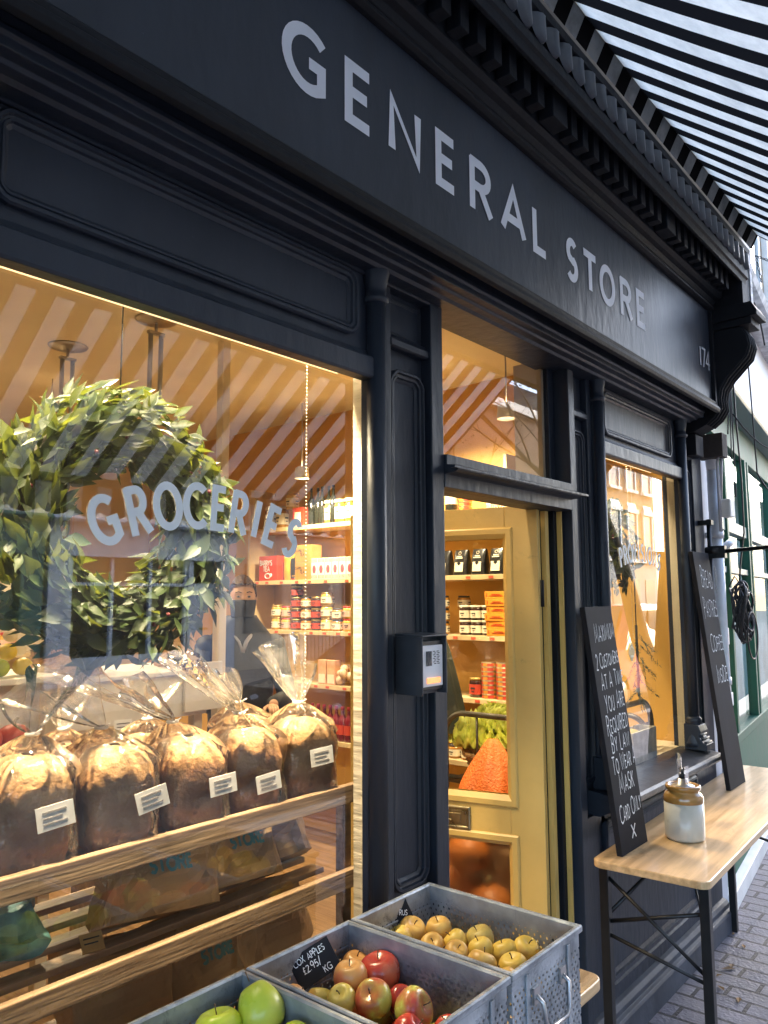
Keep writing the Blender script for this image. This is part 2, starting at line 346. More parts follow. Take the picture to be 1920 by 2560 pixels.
def stains():
    N=BENCH.node_tree.nodes; L=BENCH.node_tree.links; b=N['Principled BSDF']; tc=[n for n in N if n.type=='TEX_COORD'][0]; rp=[n for n in N if n.type=='VALTORGB'][0]
    a=N.new('ShaderNodeTexNoise'); a.inputs['Scale'].default_value=5; a.inputs['Detail'].default_value=9; a.inputs['Roughness'].default_value=.75; L.new(tc.outputs['Object'],a.inputs['Vector'])
    m=N.new('ShaderNodeMapRange'); m.inputs[1].default_value=.56; m.inputs[2].default_value=.70; m.inputs[3].default_value=1; m.inputs[4].default_value=.55; L.new(a.outputs['Fac'],m.inputs[0])
    v=N.new('ShaderNodeVectorMath'); v.operation='SCALE'; L.new(rp.outputs[0],v.inputs[0]); L.new(m.outputs[0],v.inputs['Scale']); L.new(v.outputs[0],b.inputs['Base Color'])
stains()
WICK=mat('wicker',(.27,.13,.045),.6,0,.4,30,.5,90,c2=(.42,.24,.10))
LEAF=mat('bay_leaf',(.010,.021,.008),.45,0,.4,7,.2,40,c2=(.032,.054,.015),spec=.35)
def add_translucency(M,col,f=.3):
    N=M.node_tree.nodes; L=M.node_tree.links; b=N['Principled BSDF']; o=N['Material Output']
    t=N.new('ShaderNodeBsdfTranslucent'); t.inputs[0].default_value=(*col,1); m=N.new('ShaderNodeMixShader'); m.inputs[0].default_value=f
    L.new(b.outputs[0],m.inputs[1]); L.new(t.outputs[0],m.inputs[2]); L.new(m.outputs[0],o.inputs[0])
add_translucency(LEAF,(.24,.28,.03),.18)

# ============================================================ GROUND
gm=MB(); gm.box(-60,120,-90,90,-.6,-.112)
tag(gm.build('ground',mat('earth',(.10,.09,.08),.9)),kind='structure')
PAVE=brickmat('pavement_bricks',(.135,.125,.15),(.20,.18,.19),(.035,.03,.03),.21,.105,'YX',.7,.009,.7)
pv=MB(); pv.box(-12,60,-3.2,1.2,-.3,0); tag(pv.build('pavement',PAVE),kind='structure')
kb=MB(); kb.box(-12,60,-3.36,-3.203,-.3,.004); kb.box(-12,60,-10.6,-10.45,-.3,.004); tag(kb.build('kerb',mat('kerb_stone',(.30,.29,.28),.8,0,.2,6,.3),bevel=.02),kind='structure')
rd=MB(); rd.box(-60,120,-10.46,-3.35,-.3,-.108); tag(rd.build('road',mat('asphalt',(.05,.05,.053),.8,0,.3,20,.5,200)),kind='structure')
p2=MB(); p2.box(-12,60,-13.6,-10.603,-.3,0); o=tag(p2.build('far_pavement',mat('far_paving',(.22,.21,.2),.8,0,.2,2,.3)),kind='structure')

# ============================================================ THE SHOP
shop=thing('grocery_shop','dark blue painted shopfront with carved cornice and a general store fascia','shop',(0,0,0))
X0=-2.4; X1=4.41
# wall mass left and above, interior shell
b=MB()
b.box(X0,.36,.03,.25,0,2.6); b.box(X0,X1,.16,.30,2.74,3.5); b.box(-2.4,4.4,-.05,.25,3.62,8.5)
b.build('front_wall',brickmat('london_brick',(.36,.24,.12),(.46,.33,.19),(.32,.29,.25),.225,.075,'XZ'),shop)
b=MB(); b.box(-1.6,4.2,.16,5.2,3.10,3.25); b.build('ceiling',CEIL,shop)
b=MB(); b.box(-1.75,-1.6,.25,5.2,.05,3.1); b.box(-1.6,4.2,5.0,5.2,.05,3.1); b.build('back_wall',CREAM,shop)
b=MB(); b.box(4.2,4.36,.12,5.2,.05,3.1); b.build('party_wall',MUSTW,shop)
b=MB(); b.box(-1.6,4.2,.02,5.2,-.05,.05); b.build('shop_floor',woodmat('floor_boards',(.22,.12,.05),(.32,.19,.09),1,.4),shop)
# fascia
b=MB(); b.box(X0,4.13,-.17,-.10,2.70,3.195); fas=b.build('fascia_board',PAINT,shop)
L=[('G',1.108,1.256),('E',1.317,1.424),('N',1.486,1.628),('E',1.695,1.80),('R',1.868,2.002),('A',2.042,2.205),('L',2.249,2.352),
   ('S',2.49,2.588),('T',2.622,2.756),('O',2.772,2.918),('R',2.967,3.095),('E',3.135,3.238)]
b=MB()
for i,(ch,a,c) in enumerate(L):
    z0=2.870-.0075*(a-1.1); h=(.172 if i<7 else .168)
    if i>=7: z0=2.845
    wd=G_[ch][0]; t=.0295; sx=(c-a-t)/max(wd,.01)/1.0
    sxx=(c-a-t)/wd
    fm=lambda p,a=a,sxx=sxx,z0=z0,h=h: (a+t/2+p.x*sxx,-.1735,z0+t/2+p.y*(h-t))
    # ribbon works in a space scaled to metres so strokes stay even
    if i==7: b.build('lettering',LETTER,fas); b=MB()
    for si,p in enumerate(G_[ch][1]):
        cl=False
        if p[0]=='c': cl=True; p=p[1]
        q=[(x*sxx,y*(h-t)) for x,y in p]
        b.ribbon(q,t,lambda v,a=a,z0=z0,si=si: (a+t/2+v.x,-.1715-.0004*si,z0+t/2+v.y),cl)
b.build('lettering',LETTER,fas)
b=MB(); cx=3.937
for ch,wd_ in (('1',.02),('7',.048),('4',.055)):
    h=.095
    for p in G_[ch][1]:
        b.ribbon([(x*h,y*h) for x,y in p],.010,lambda v,cx=cx:(cx+v.x,-.1735,2.862+v.y))
    cx+=wd_+.012
b.build('house_number',mat('number_paint',(.62,.64,.68),.5),fas,solid=.002)
# fascia frame mouldings
b=MB()
b.prism([(-.10,3.19),(-.185,3.19),(-.20,3.196),(-.20,3.207),(-.185,3.213),(-.195,3.22),(-.205,3.235),(-.10,3.235)],X0,4.13)
b.prism([(-.10,2.6955),(-.165,2.6955),(-.168,2.66),(-.18,2.648),(-.195,2.652),(-.20,2.665),(-.195,2.68),(-.186,2.686),(-.188,2.70),(-.18,2.708),(-.10,2.708)],X0,4.14)
b.box(4.105,4.132,-.188,-.10,2.7,3.19)
b.build('fascia_moulding',PAINT2,shop,bevel=.002)
b=MB()
b.prism([(.10,2.615),(-.05,2.615),(-.06,2.622),(-.085,2.624),(-.09,2.632),(-.118,2.633),(-.12,2.652),(-.127,2.656),(-.127,2.668),(-.12,2.672),(-.12,2.695),(.10,2.695)],X0,4.12)
b.build('architrave',PAINT,shop,bevel=.002)
# frieze wall above windows
b=MB(); b.box(.56,1.60,-.0,.03,2.32,2.614); b.box(.56,1.60,.031,.15,2.41,2.612); b.build('frieze',PAINT,shop,bevel=.003)
b=MB(); b.box(3.04,4.05,-.0,.03,2.32,2.614); b.box(3.04,4.18,.031,.15,2.41,2.612); b.build('frieze',PAINT,shop,bevel=.003)
b=MB(); b.prism([(.05,2.606),(-.008,2.606),(-.012,2.609),(-.012,2.6135),(.05,2.6145)],.53,1.88); b.build('frieze_bead',PAINT,shop)
# cornice
b=MB()
b.prism([(.15,3.235),(-.195,3.235),(-.20,3.245),(-.22,3.25),(-.235,3.262),(-.24,3.375),(-.315,3.375),(-.322,3.32),(-.335,3.32),(-.34,3.345),(-.35,3.35),(-.35,3.385),(-.325,3.39),(-.335,3.47),(-.36,3.475),(-.365,3.50),(-.34,3.51),(.15,3.51)],X0,4.22)
corn=b.build('cornice',PAINT2,shop,bevel=.0015)
d0=MB(); d0.box(-.022,.022,-.050,-.002,-.100,-.0); dm=None; x=-2.3; k=0
while x<4.14:
    wide=(k%11==5)
    if dm is None: dm=d0.build('dentil',PAINT2,corn,bevel=.002); o=dm
    else:
        o=dm.copy(); COL.objects.link(o); o.parent=corn
    o.location=(x,-.238,3.368); 
    if wide: o.scale=(2.3,1.15,1.05); o.location.x=x+.03
    x+=.087+(.06 if wide else 0); k+=1
# carved leaf band
b=MB(); x=X0+.05
while x<4.2:
    def lf(u,v,x=x):
        s=(u-.5)*2; t=v; wv=.043*math.sqrt(max(0,1-(t)**2.6))*(1)
        return (x+s*wv+.014*t*t,-.338-.030*(1-s*s)*(1-.25*t)-.006*t,3.468-.078*t)
    b.grid(lf,6,7); x+=.087
b.build('leaf_carving',mat('sky_lit_leaf_paint',(.075,.082,.095),.42,0,.3,12),corn)  # lighter than the cornice: sky sheen put into the paint colour
# end bracket
prof=[(.02,2.56),(-.06,2.572),(-.12,2.60),(-.165,2.635),(-.195,2.68),(-.19,2.73),(-.20,2.78),(-.235,2.835),(-.285,2.885),(-.33,2.93),(-.348,2.985),(-.338,3.04),(-.31,3.085),(.02,3.085)]
b=MB(); b.prism(prof,4.15,4.29)
for xx in (4.165,4.205,4.245,4.275):
    b.tube([(xx,y-.002,z) for y,z in prof[2:-1]],.009,6)
b.box(4.14,4.30,-.37,.02,3.088,3.125); b.prism([(.02,3.126),(-.40,3.126),(-.40,3.15),(-.375,3.20),(.02,3.20)],4.13,4.31)
b.box(4.15,4.29,-.335,.02,3.203,3.51); b.box(4.16,4.28,-.06,.02,2.45,2.56)
b.build('bracket',PAINT2,shop,bevel=.003)
b=MB(); b.box(4.292,4.33,-.34,-.28,3.2,3.62); b.build('bracket_edge_post',mat('peeling_paint',(.55,.58,.66),.6,0,.7,30,.4,c2=(.6,.62,.7)),shop)

def notch(x0,x1,z0,z1,c=.02,d=.012):
    return [(x0+c+d,z0),(x1-c-d,z0),(x1-c*.9,z0+d*.5),(x1-d*.5,z0+c*.9),(x1,z0+c+d),(x1,z1-c-d),(x1-d*.5,z1-c*.9),(x1-c*.9,z1-d*.5),(x1-c-d,z1),(x0+c+d,z1),(x0+c*.9,z1-d*.5),(x0+d*.5,z1-c*.9),(x0,z1-c-d),(x0,z0+c+d),(x0+d*.5,z0+c*.9),(x0+c*.9,z0+d*.5)]
def mprof(y,wd=.03,h=.016,back=.004):
    return [(0,y),(0,y-h*.7),(wd*.12,y-h),(wd*.3,y-h),(wd*.38,y-h*.62),(wd*.5,y-h*.55),(wd*.55,y-h*.72),(wd*.68,y-h*.7),(wd*.74,y-h*.3),(wd,y-.001),(wd,y+back)]
def panel(x0,x1,z0,z1,y,wd=.03,h=.016,c=.02,name='raised_panel'):
    b=MB(); b.mould(notch(x0,x1,z0,z1,c),mprof(y,wd,h)); b.build(name,PAINT,shop)
def panelmat(*a,**k): panel(*a,**k)
panel(.560,1.545,2.416,2.600,0,.034,.018,.022); panel(3.12,3.925,2.40,2.594,0,.034,.018,.022)
# ledge bars above glass
for a,c in ((.55,1.605),(3.05,4.02)):
    b=MB(); b.prism([(.018,2.308),(-.026,2.305),(-.03,2.312),(-.03,2.362),(-.024,2.368),(-.012,2.372),(-.006,2.388),(.018,2.388)],a,c); b.build('head_rail',PAINT,shop,bevel=.002)
# colonettes
def column(x,zb,zt,name='column',r=.0275):
    b=MB(); T=TM((x,-.018,0))
    b.lathe([(r,zb+.12),(r,zt-.10)],20,T); b.box(x-.022,x+.022,-.01,.018,zb,zt); c=b.build(name,PAINT,shop)
    b=MB(); b.lathe([(r*1.02,zt-.105),(r*1.3,zt-.10),(r*1.3,zt-.088),(r*1.05,zt-.083),(r*1.1,zt-.06),(r*1.25,zt-.04),(r*1.42,zt-.018),(r*1.42,zt-.006),(r*1.3,zt)],20,T); b.build('capital',PAINT,c)
    b=MB(); b.lathe([(r*1.75,zb-.02),(r*1.75,zb+.0),(r*1.6,zb+.02),(r*1.35,zb+.055),(r*1.15,zb+.085),(r*1.35,zb+.098),(r*1.4,zb+.108),(r*1.3,zb+.118),(r*1.02,zb+.125)],20,T); b.build('column_base',PAINT,c)
    return c
column(1.612,.775,2.63); column(.515,.775,2.63); column(3.052,.99,2.63,r=.025); column(4.045,.99,2.63)
# posts, stiles, pilasters
b=MB()
b.box(1.647,1.700,.0,.10,0,2.614)          # stile beside column
b.box(1.882,1.943,-.010,.11,0,2.614)       # door jamb post
b.box(2.800,2.850,-.010,.11,0,2.614)       # right door post
b.box(2.985,3.022,.0,.10,0,2.614)
b.box(4.085,4.112,.0,.10,0,2.614); b.box(4.262,4.41,.0,.2,0,2.614)
b.box(.36,.48,.0,.1,0,2.614)
b.build('upright',PAINT,shop,bevel=.003)
b=MB(); b.box(1.698,1.884,.028,.10,0,2.614); b.box(2.848,2.987,.028,.10,0,2.614); b.box(4.110,4.264,.028,.10,0,2.614); b.build('pilaster',PAINT,shop)
def prail(x0,x1,z):
    b=MB(); b.prism([(.04,z),(.004,z),(-.002,z+.004),(-.002,z+.022),(.006,z+.028),(.012,z+.040),(.04,z+.040)],x0,x1); b.build('pilaster_rail',PAINT,shop,bevel=.001)
prail(1.7005,1.881,2.435); prail(2.851,2.984,2.435); prail(4.113,4.261,2.44)
panel(1.706,1.874,.90,2.375,.027,.034,.020,.026,'pilaster_panel'); panel(2.855,2.980,.98,2.385,.027,.028,.018,.022,'pilaster_panel'); panel(4.116,4.258,1.0,2.385,.027,.028,.018,.022,'pilaster_panel')
panel(1.706,1.874,.30,.78,.027,.03,.018,.026,'pilaster_panel'); panel(1.706,1.874,2.48,2.59,.027,.010,.006,.002,'pilaster_panel')
# transom window over the door
b=MB(); b.box(1.944,2.799,.02,.07,2.668,2.6945); b.prism([(.10,2.04),(.02,2.04),(-.012,2.044),(-.012,2.085),(-.05,2.088),(-.062,2.094),(-.062,2.104),(-.05,2.110),(-.02,2.114),(-.02,2.146),(.10,2.146)],1.944,2.799)
b.box(1.944,1.948,.03,.10,2.146,2.655); b.box(2.755,2.799,.055,.10,2.146,2.655)
tf=b.build('transom_frame',PAINT,shop,bevel=.002)
b=MB(); b.box(1.92,2.835,-.066,-.050,2.0965,2.1035); b.build('transom_ledge',PAINT,shop)
b=MB(); b.add([(1.948,.06,2.146),(2.755,.06,2.146),(2.755,.06,2.669),(1.948,.06,2.669)],[(0,1,2,3)]); b.build('window_pane',GLASS,tf)
b=MB(); b.box(2.737,2.7545,.075,.2,2.15,2.65); b.build('transom_lining',CREAM,tf)
# big windows
def window(x0,x1,z0,z1,words):
    b=MB(); b.box(x0-.015,x0,.02,.10,z0,z1); b.box(x0-.015,x1+.001,.02,.10,z0-.04,z0)
    f=b.build('window_frame',PAINT,shop,bevel=.002)
    b=MB(); b.add([(x0,.022,z0),(x1,.022,z0),(x1,.022,z1),(x0,.022,z1)],[(0,1,2,3)]); b.build('window_pane',GLASS,f)
    b=MB()
    for ch,cx,cz,ang,h,sx,t in words:
        k=.974; cx*=k; cz=1.7+(cz-1.7)*k; h*=k; t*=k
        wd=G_[ch][0]*h*sx; ca,sa=cos(R(ang)),sin(R(ang))
        for si,p in enumerate(G_[ch][1]):
            cl=False
            if p[0]=='c': cl=True; p=p[1]
            q=[(x*h*sx-wd/2,y*h-h/2) for x,y in p]
            b.ribbon(q,t,lambda v,si=si:(cx+v.x*ca-v.y*sa,.0195-.0004*si,cz+v.x*sa+v.y*ca),cl)
    b.build('window_lettering',mat('pale_blue_film',(.80,.86,.90),.6,0,.04,10),f)
    return f
def arcwords(s,xc,zc,rad,xs,h,sx,t):
    out=[]
    for ch,x in zip(s,xs):
        a=math.asin((x-xc)/rad); out.append((ch,x,zc-rad+rad*cos(a),-math.degrees(a),h,sx,t))
    return out
wl=window(.56,1.641,.72,2.3,arcwords('GROCERIES',1.10,1.914,.66,[.846,.925,.997,1.068,1.137,1.198,1.250,1.302,1.368],.090,.68,.018))
wr=window(3.065,4.078,.95,2.295,arcwords('PROVISIONS',3.63,1.916,.80,[3.415,3.465,3.52,3.572,3.617,3.662,3.705,3.755,3.82,3.875],.078,.62,.0135))
# white reveal behind the right edge of the big window, cream reveals
b=MB(); b.box(1.642,1.6465,.024,.096,.70,2.56); b.build('window_reveal',mat('flaking_white_paint',(.66,.60,.50),.6,0,.22,4,.3,9,stretch=(1,1,8)),shop)
b=MB(); b.box(4.0795,4.0845,.024,.075,.955,2.5); b.build('window_reveal',CREAM,shop)
# sills, stall risers
def sill(x0,x1,z,yo=-.12):
    b=MB(); b.prism([(.07,z-.085),(-.02,z-.085),(-.04,z-.075),(yo+.05,z-.06),(yo+.02,z-.052),(yo+.006,z-.045),(yo,z-.034),(yo,z-.02),(yo+.01,z-.010),(.0,z+.008),(.07,z+.010)],x0,x1); b.build('window_sill',PAINT,shop,bevel=.002)
sill(2.93,4.13,.945,-.125); sill(.40,1.70,.735,-.11)
for x in (3.02,4.06):
    b=MB(); b.prism([(.02,.955),(-.085,.955),(-.088,.985),(-.07,.995),(-.05,1.02),(-.062,1.045),(-.05,1.075),(.02,1.08)],x-.055,x+.055)
    for k in range(3): b.tube([(x-.05,-.078+.012*k,.992+.018*k),(x+.05,-.078+.012*k,.992+.018*k)],.007,6)
    b.build('sill_console',PAINT,shop,bevel=.004)
b=MB(); b.box(2.852,4.264,.0,.09,.0,.864); b.build('stall_riser',PAINT,shop)
b=MB(); b.box(.40,1.645,.0,.09,0,.65); b.build('stall_riser',PAINT,shop)
panel(2.99,4.06,.20,.83,0,.06,.022,.012,'riser_panel'); panel(.6,1.55,.2,.62,0,.05,.02,.012,'riser_panel')
b=MB(); b.prism([(.1,0.001),(-.05,0.001),(-.05,.09),(-.045,.1),(-.03,.105),(-.03,.125),(-.018,.14),(-.0005,.145),(.1,.145)],2.79,4.41); b.build('plinth',mat('dusty_plinth_paint',(.05,.055,.07),.6,0,.4,5,.2),shop,bevel=.002); b=MB(); b.prism([(.1,0.001),(-.05,0.001),(-.05,.09),(-.045,.1),(-.03,.105),(-.03,.125),(-.018,.14),(-.0005,.145),(.1,.145)],.36,1.94); b.build('plinth',mat('dusty_plinth_paint',(.05,.055,.07),.6,0,.4,5,.2),shop,bevel=.002)
b=MB(); b.box(1.944,2.784,-.04,.3,.02,.10); b.build('doorstep',mat('worn_step',(.2,.19,.18),.7,0,.3,6,.3),shop,bevel=.006)
# door lining
b=MB(); b.box(2.742,2.799,.04,.11,.1,2.04); b.box(2.70,2.741,.075,.20,.1,2.04); b.build('door_frame',PAINT2,shop,bevel=.003)
b=MB(); b.box(2.7,2.726,.055,.0745,.1,2.038); b.box(2.764,2.772,.02,.0395,.1,2.038); b.box(1.944,1.957,.10,.20,.1,2.04); b.build('door_lining',MUST,shop)
# ---------------- door (opens inwards)
b=MB(); D0,D1=-.02,.022
def dbox(a,c,z0,z1,y0=D0,y1=D1): b.box(a,c,y0,y1,z0,z1)
dbox(0,.128,.10,2.056); dbox(.68,.80,.10,2.056); dbox(.128,.68,1.945,2.056); dbox(.128,.68,.80,.958); dbox(.128,.68,.10,.32)
DR=b.build('door',MUST,shop,bevel=.002); DR.location=(2.664,.064,0); DR.rotation_euler=(0,0,R(105))   # local +x runs from hinge to lock side
for nm,z0,z1 in (('a',.958,1.945),('b',.32,.80)):
    for y,sg in ((.0225,1),(-.0205,-1)):
        b=MB(); pr=[(-.03,y-.001*sg),(-.03,y+.004*sg),(-.024,y+.009*sg),(-.006,y+.009*sg),(0,y+.002*sg),(.012,y-.012*sg)]
        b.mould([(.128,z0),(.68,z0),(.68,z1),(.128,z1)],pr); b.build('glazing_bead',MUST,DR)
b=MB(); b.add([(.125,0,.95),(.685,0,.95),(.685,0,1.95),(.125,0,1.95)],[(0,1,2,3)]); b.build('door_glass',GLASS2,DR)
b=MB(); b.add([(.125,0,.315),(.685,0,.315),(.685,0,.805),(.125,0,.805)],[(0,1,2,3)]); b.build('lower_door_glass',GLASSR,DR)
BRASS=mat('old_brass',(.35,.30,.19),.28,.9,.25,20)
b=MB(); b.mould([(.285,.828),(.53,.828),(.53,.915),(.285,.915)],[(0,.0221),(0,.030),(.006,.033),(.013,.031),(.015,.026)]); b.box(.302,.513,.0225,.0265,.845,.898); b.box(.325,.49,.0268,.031,.855,.888); b.tube([(.36,.033,.862),(.455,.033,.862)],.004,6); b.build('letter_plate',BRASS,DR,bevel=.0015)
b=MB(); b.tube([(.74,.022,1.0),(.74,.06,1.0),(.66,.062,1.0)],.009,8); b.box(.72,.76,.0225,.027,.93,1.08); b.build('door_handle',BRASS,DR)
for z in (1.72,.45):
    b=MB(); b.tube([(-.012,.02,z-.05),(-.012,.02,z+.05)],.007,8); b.build('hinge',PAINT2,DR)
b=MB(); b.box(.30,.44,.0225,.0235,1.977,1.979)
for q in (.31,.43): b.ball((q,.024,1.962),.004,8,6)
b.build('fixing_plate',MUST,DR)

# ---------------- window sticker
b=MB(); pts=[]
for i in range(40):
    a=2*PI*i/40; r_=.034*(1+.10*cos(4*a)); pts.append((3.396+r_*.9*cos(a),1.462+r_*1.1*sin(a)))
b.plate(pts,.0185,.0195); s_=thing('window_sticker','round scalloped gold sticker low on the right window','sticker',(0,0,0))
b.build('sticker_disc',mat('gold_sticker',(.55,.45,.24),.4,.2,.05,20),s_)
b=MB(); b.box(3.378,3.414,.0165,.0180,1.440,1.449); b.ribbon([(3.396+.02*cos(R(a)),1.462+.024*sin(R(a))) for a in range(30,151,10)],.004,lambda v:(v.x,.0175,v.y)); b.build('sticker_print',mat('cream_print',(.85,.8,.6),.5),s_)

# ============================================================ AWNING
aw=thing('awning','black and white striped canvas awning sloping over the shopfront','awning',(0,0,0))
AY0,AZ0,AY1=-.40,3.578,-2.02; ASL=.80
AWM=bpy.data.materials.new('striped_canvas'); AWM.use_nodes=True; N=AWM.node_tree.nodes; Lk=AWM.node_tree.links; N.remove(N['Principled BSDF'])
tc=N.new('ShaderNodeTexCoord'); sx_=N.new('ShaderNodeSeparateXYZ'); Lk.new(tc.outputs['Object'],sx_.inputs[0])
m1=N.new('ShaderNodeMath'); m1.operation='MULTIPLY_ADD'; m1.inputs[1].default_value=1/.1545; m1.inputs[2].default_value=200.15; Lk.new(sx_.outputs[0],m1.inputs[0])
m2=N.new('ShaderNodeMath'); m2.operation='FRACT'; Lk.new(m1.outputs[0],m2.inputs[0]); m3=N.new('ShaderNodeMath'); m3.operation='GREATER_THAN'; m3.inputs[1].default_value=.5; Lk.new(m2.outputs[0],m3.inputs[0])
nz=N.new('ShaderNodeTexNoise'); nz.inputs['Scale'].default_value=7; nz.inputs['Detail'].default_value=8; nz.inputs['Roughness'].default_value=.7; Lk.new(tc.outputs['Object'],nz.inputs['Vector'])
rp=N.new('ShaderNodeValToRGB'); rp.color_ramp.elements[0].position=.25; rp.color_ramp.elements[0].color=(.58,.57,.52,1); rp.color_ramp.elements[1].position=.6; rp.color_ramp.elements[1].color=(.88,.86,.78,1); Lk.new(nz.outputs['Fac'],rp.inputs[0])
mc=N.new('ShaderNodeMix'); mc.data_type='RGBA'; Lk.new(m3.outputs[0],mc.inputs[0]); Lk.new(rp.outputs[0],mc.inputs[6]); mc.inputs[7].default_value=(.010,.010,.011,1)
df=N.new('ShaderNodeBsdfDiffuse'); tl=N.new('ShaderNodeBsdfTranslucent'); Lk.new(mc.outputs[2],df.inputs[0]); Lk.new(mc.outputs[2],tl.inputs[0])
ms=N.new('ShaderNodeMixShader'); ms.inputs[0].default_value=.50; Lk.new(df.outputs[0],ms.inputs[1]); Lk.new(tl.outputs[0],ms.inputs[2]); Lk.new(ms.outputs[0],N['Material Output'].inputs[0])
AWMF=AWM.copy(); AWMF.name='shaded_dirty_flap'; [n for n in AWMF.node_tree.nodes if n.type=='VALTORGB'][0].color_ramp.elements[0].color=(.10,.105,.11,1); [n for n in AWMF.node_tree.nodes if n.type=='VALTORGB'][0].color_ramp.elements[1].color=(.28,.29,.30,1)  # canopy stripes darkened: dirt, plus shade put into the colour
AX0,AX1=-2.6,4.25
b=MB()
def awf(u,v):
    y=AY0+(AY1-AY0)*v; x=AX0+(AX1-AX0)*u
    return (x,y,AZ0+ASL*(y-AY0)-.045*sin(PI*v)+.012*noise.noise(Vector((x*1.7,v*2,0)))+.008*sin(x*5.2)*sin(PI*v)*(1-v*.4))
b.grid(awf,60,14); b.build('canopy',AWM,aw)
b=MB()
def vlf(u,v):
    x=AX0+(AX1-AX0)*u; k=abs(((x/.1545)%1)-.5)*2
    return (x,AY1-.012-.01*sin(x*7)*v,AZ0+ASL*(AY1-AY0)-.02-(.13+.03*(1-k*k))*v)
b.grid(vlf,400,4); b.build('valance',AWM,aw)
b=MB()
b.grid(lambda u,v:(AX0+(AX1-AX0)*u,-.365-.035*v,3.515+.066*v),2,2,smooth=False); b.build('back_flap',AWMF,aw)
b=MB(); b.box(AX0,AX1,-.355,-.05,3.512,3.516); b.box(AX0,AX1,-.352,-.30,3.52,3.60); b.tube([(AX0,AY0+.0,AZ0+.035),(AX1,AY0+.0,AZ0+.035)],.033,10); b.tube([(AX0,AY1,AZ0+ASL*(AY1-AY0)-.01),(AX1,AY1,AZ0+ASL*(AY1-AY0)-.01)],.022,8); b.build('awning_roller',BLACKM,aw)
b=MB(); b.tube([(4.335,-.12,1.945),(4.335,-.9,1.99),(4.335,-2.0,2.26)],.011,8); b.box(4.315,4.352,-.13,-.05,1.91,1.975); b.tube([(4.33,-.05,.9),(4.33,-.05,2.12)],.012,8); b.box(4.31,4.352,-.07,-.0,2.09,2.115); b.tube([(4.33,-.1,1.95),(4.33,-.03,1.95)],.022,10); b.build('awning_arm',BLACKM,aw)
b=MB(); b.tube([(-2.45,-.12,1.945),(-2.45,-2.0,2.26)],.013,8); b.build('awning_arm',BLACKM,aw)

# awning chain
def chain(pts,name,label,step=.022,r=.009,wire=.0022,m=BLACKM):
    b=MB(); 
    P=[Vector(p) for p in pts]; d=0; k=0
    for a,c in zip(P[:-1],P[1:]):
        L_=(c-a).length; t=(c-a)/L_; s=0
        q=t.to_track_quat('Z','Y').to_matrix().to_4x4()
        while s<L_:
            T=Matrix.Translation(a+t*s)@q@Matrix.Rotation(PI/2*(k%2),4,'Z')
            b.tube([(r*.6*cos(2*PI*i/10),0,r*1.35*sin(2*PI*i/10)) for i in range(10)],wire,5,True,T); s+=step; k+=1
    return tag(b.build(name,m),label,'chain')
chain([(4.37,-.36,3.50),(4.40,-.37,3.38)],'awning_chain','short black chain hanging straight down beside the cornice end')
chain([(4.36,-.36,3.52),(4.55,-.5,3.47),(4.75,-.8,3.6)],'awning_chain','black chain looping outwards from the cornice end')
chain([(4.36,-.06,1.86),(4.362,-.065,1.72)],'pull_chain','small steel chain hanging from the awning arm pivot',.016,.006,.0016,STEEL)
# ============================================================ BREAD RACK IN THE WINDOW
rack=thing('bread_rack','tiered weathered wood rack inside the window carrying wrapped loaves','rack',(0,0,0))
TZ=[(1.166,.20),(.930,.20),(.69,.20)]
for k,(z,y) in enumerate(TZ):
    b=MB(); b.box(.10,1.765,y-.011,y+.011,z-.052,z); b.build('front_rail',OLDW,rack,bevel=.003)
    for j in range(5):
        yy=y+.035+j*.082; b=MB(); b.box(.11,1.755,yy,yy+.05,z-.052+(0 if k==0 else .012*j)-.0,z-.036+(0 if k==0 else .012*j)); b.build('slat',OLDW,rack,bevel=.002)
for x in (.14,1.745):
    for y in (.225,.60):
        b=MB(); b.box(x-.017,x+.017,y-.012 if y>.3 else y-.012,y+.02,.06,1.11 if y<.3 else 1.16); b.build('post',OLDW,rack,bevel=.003)
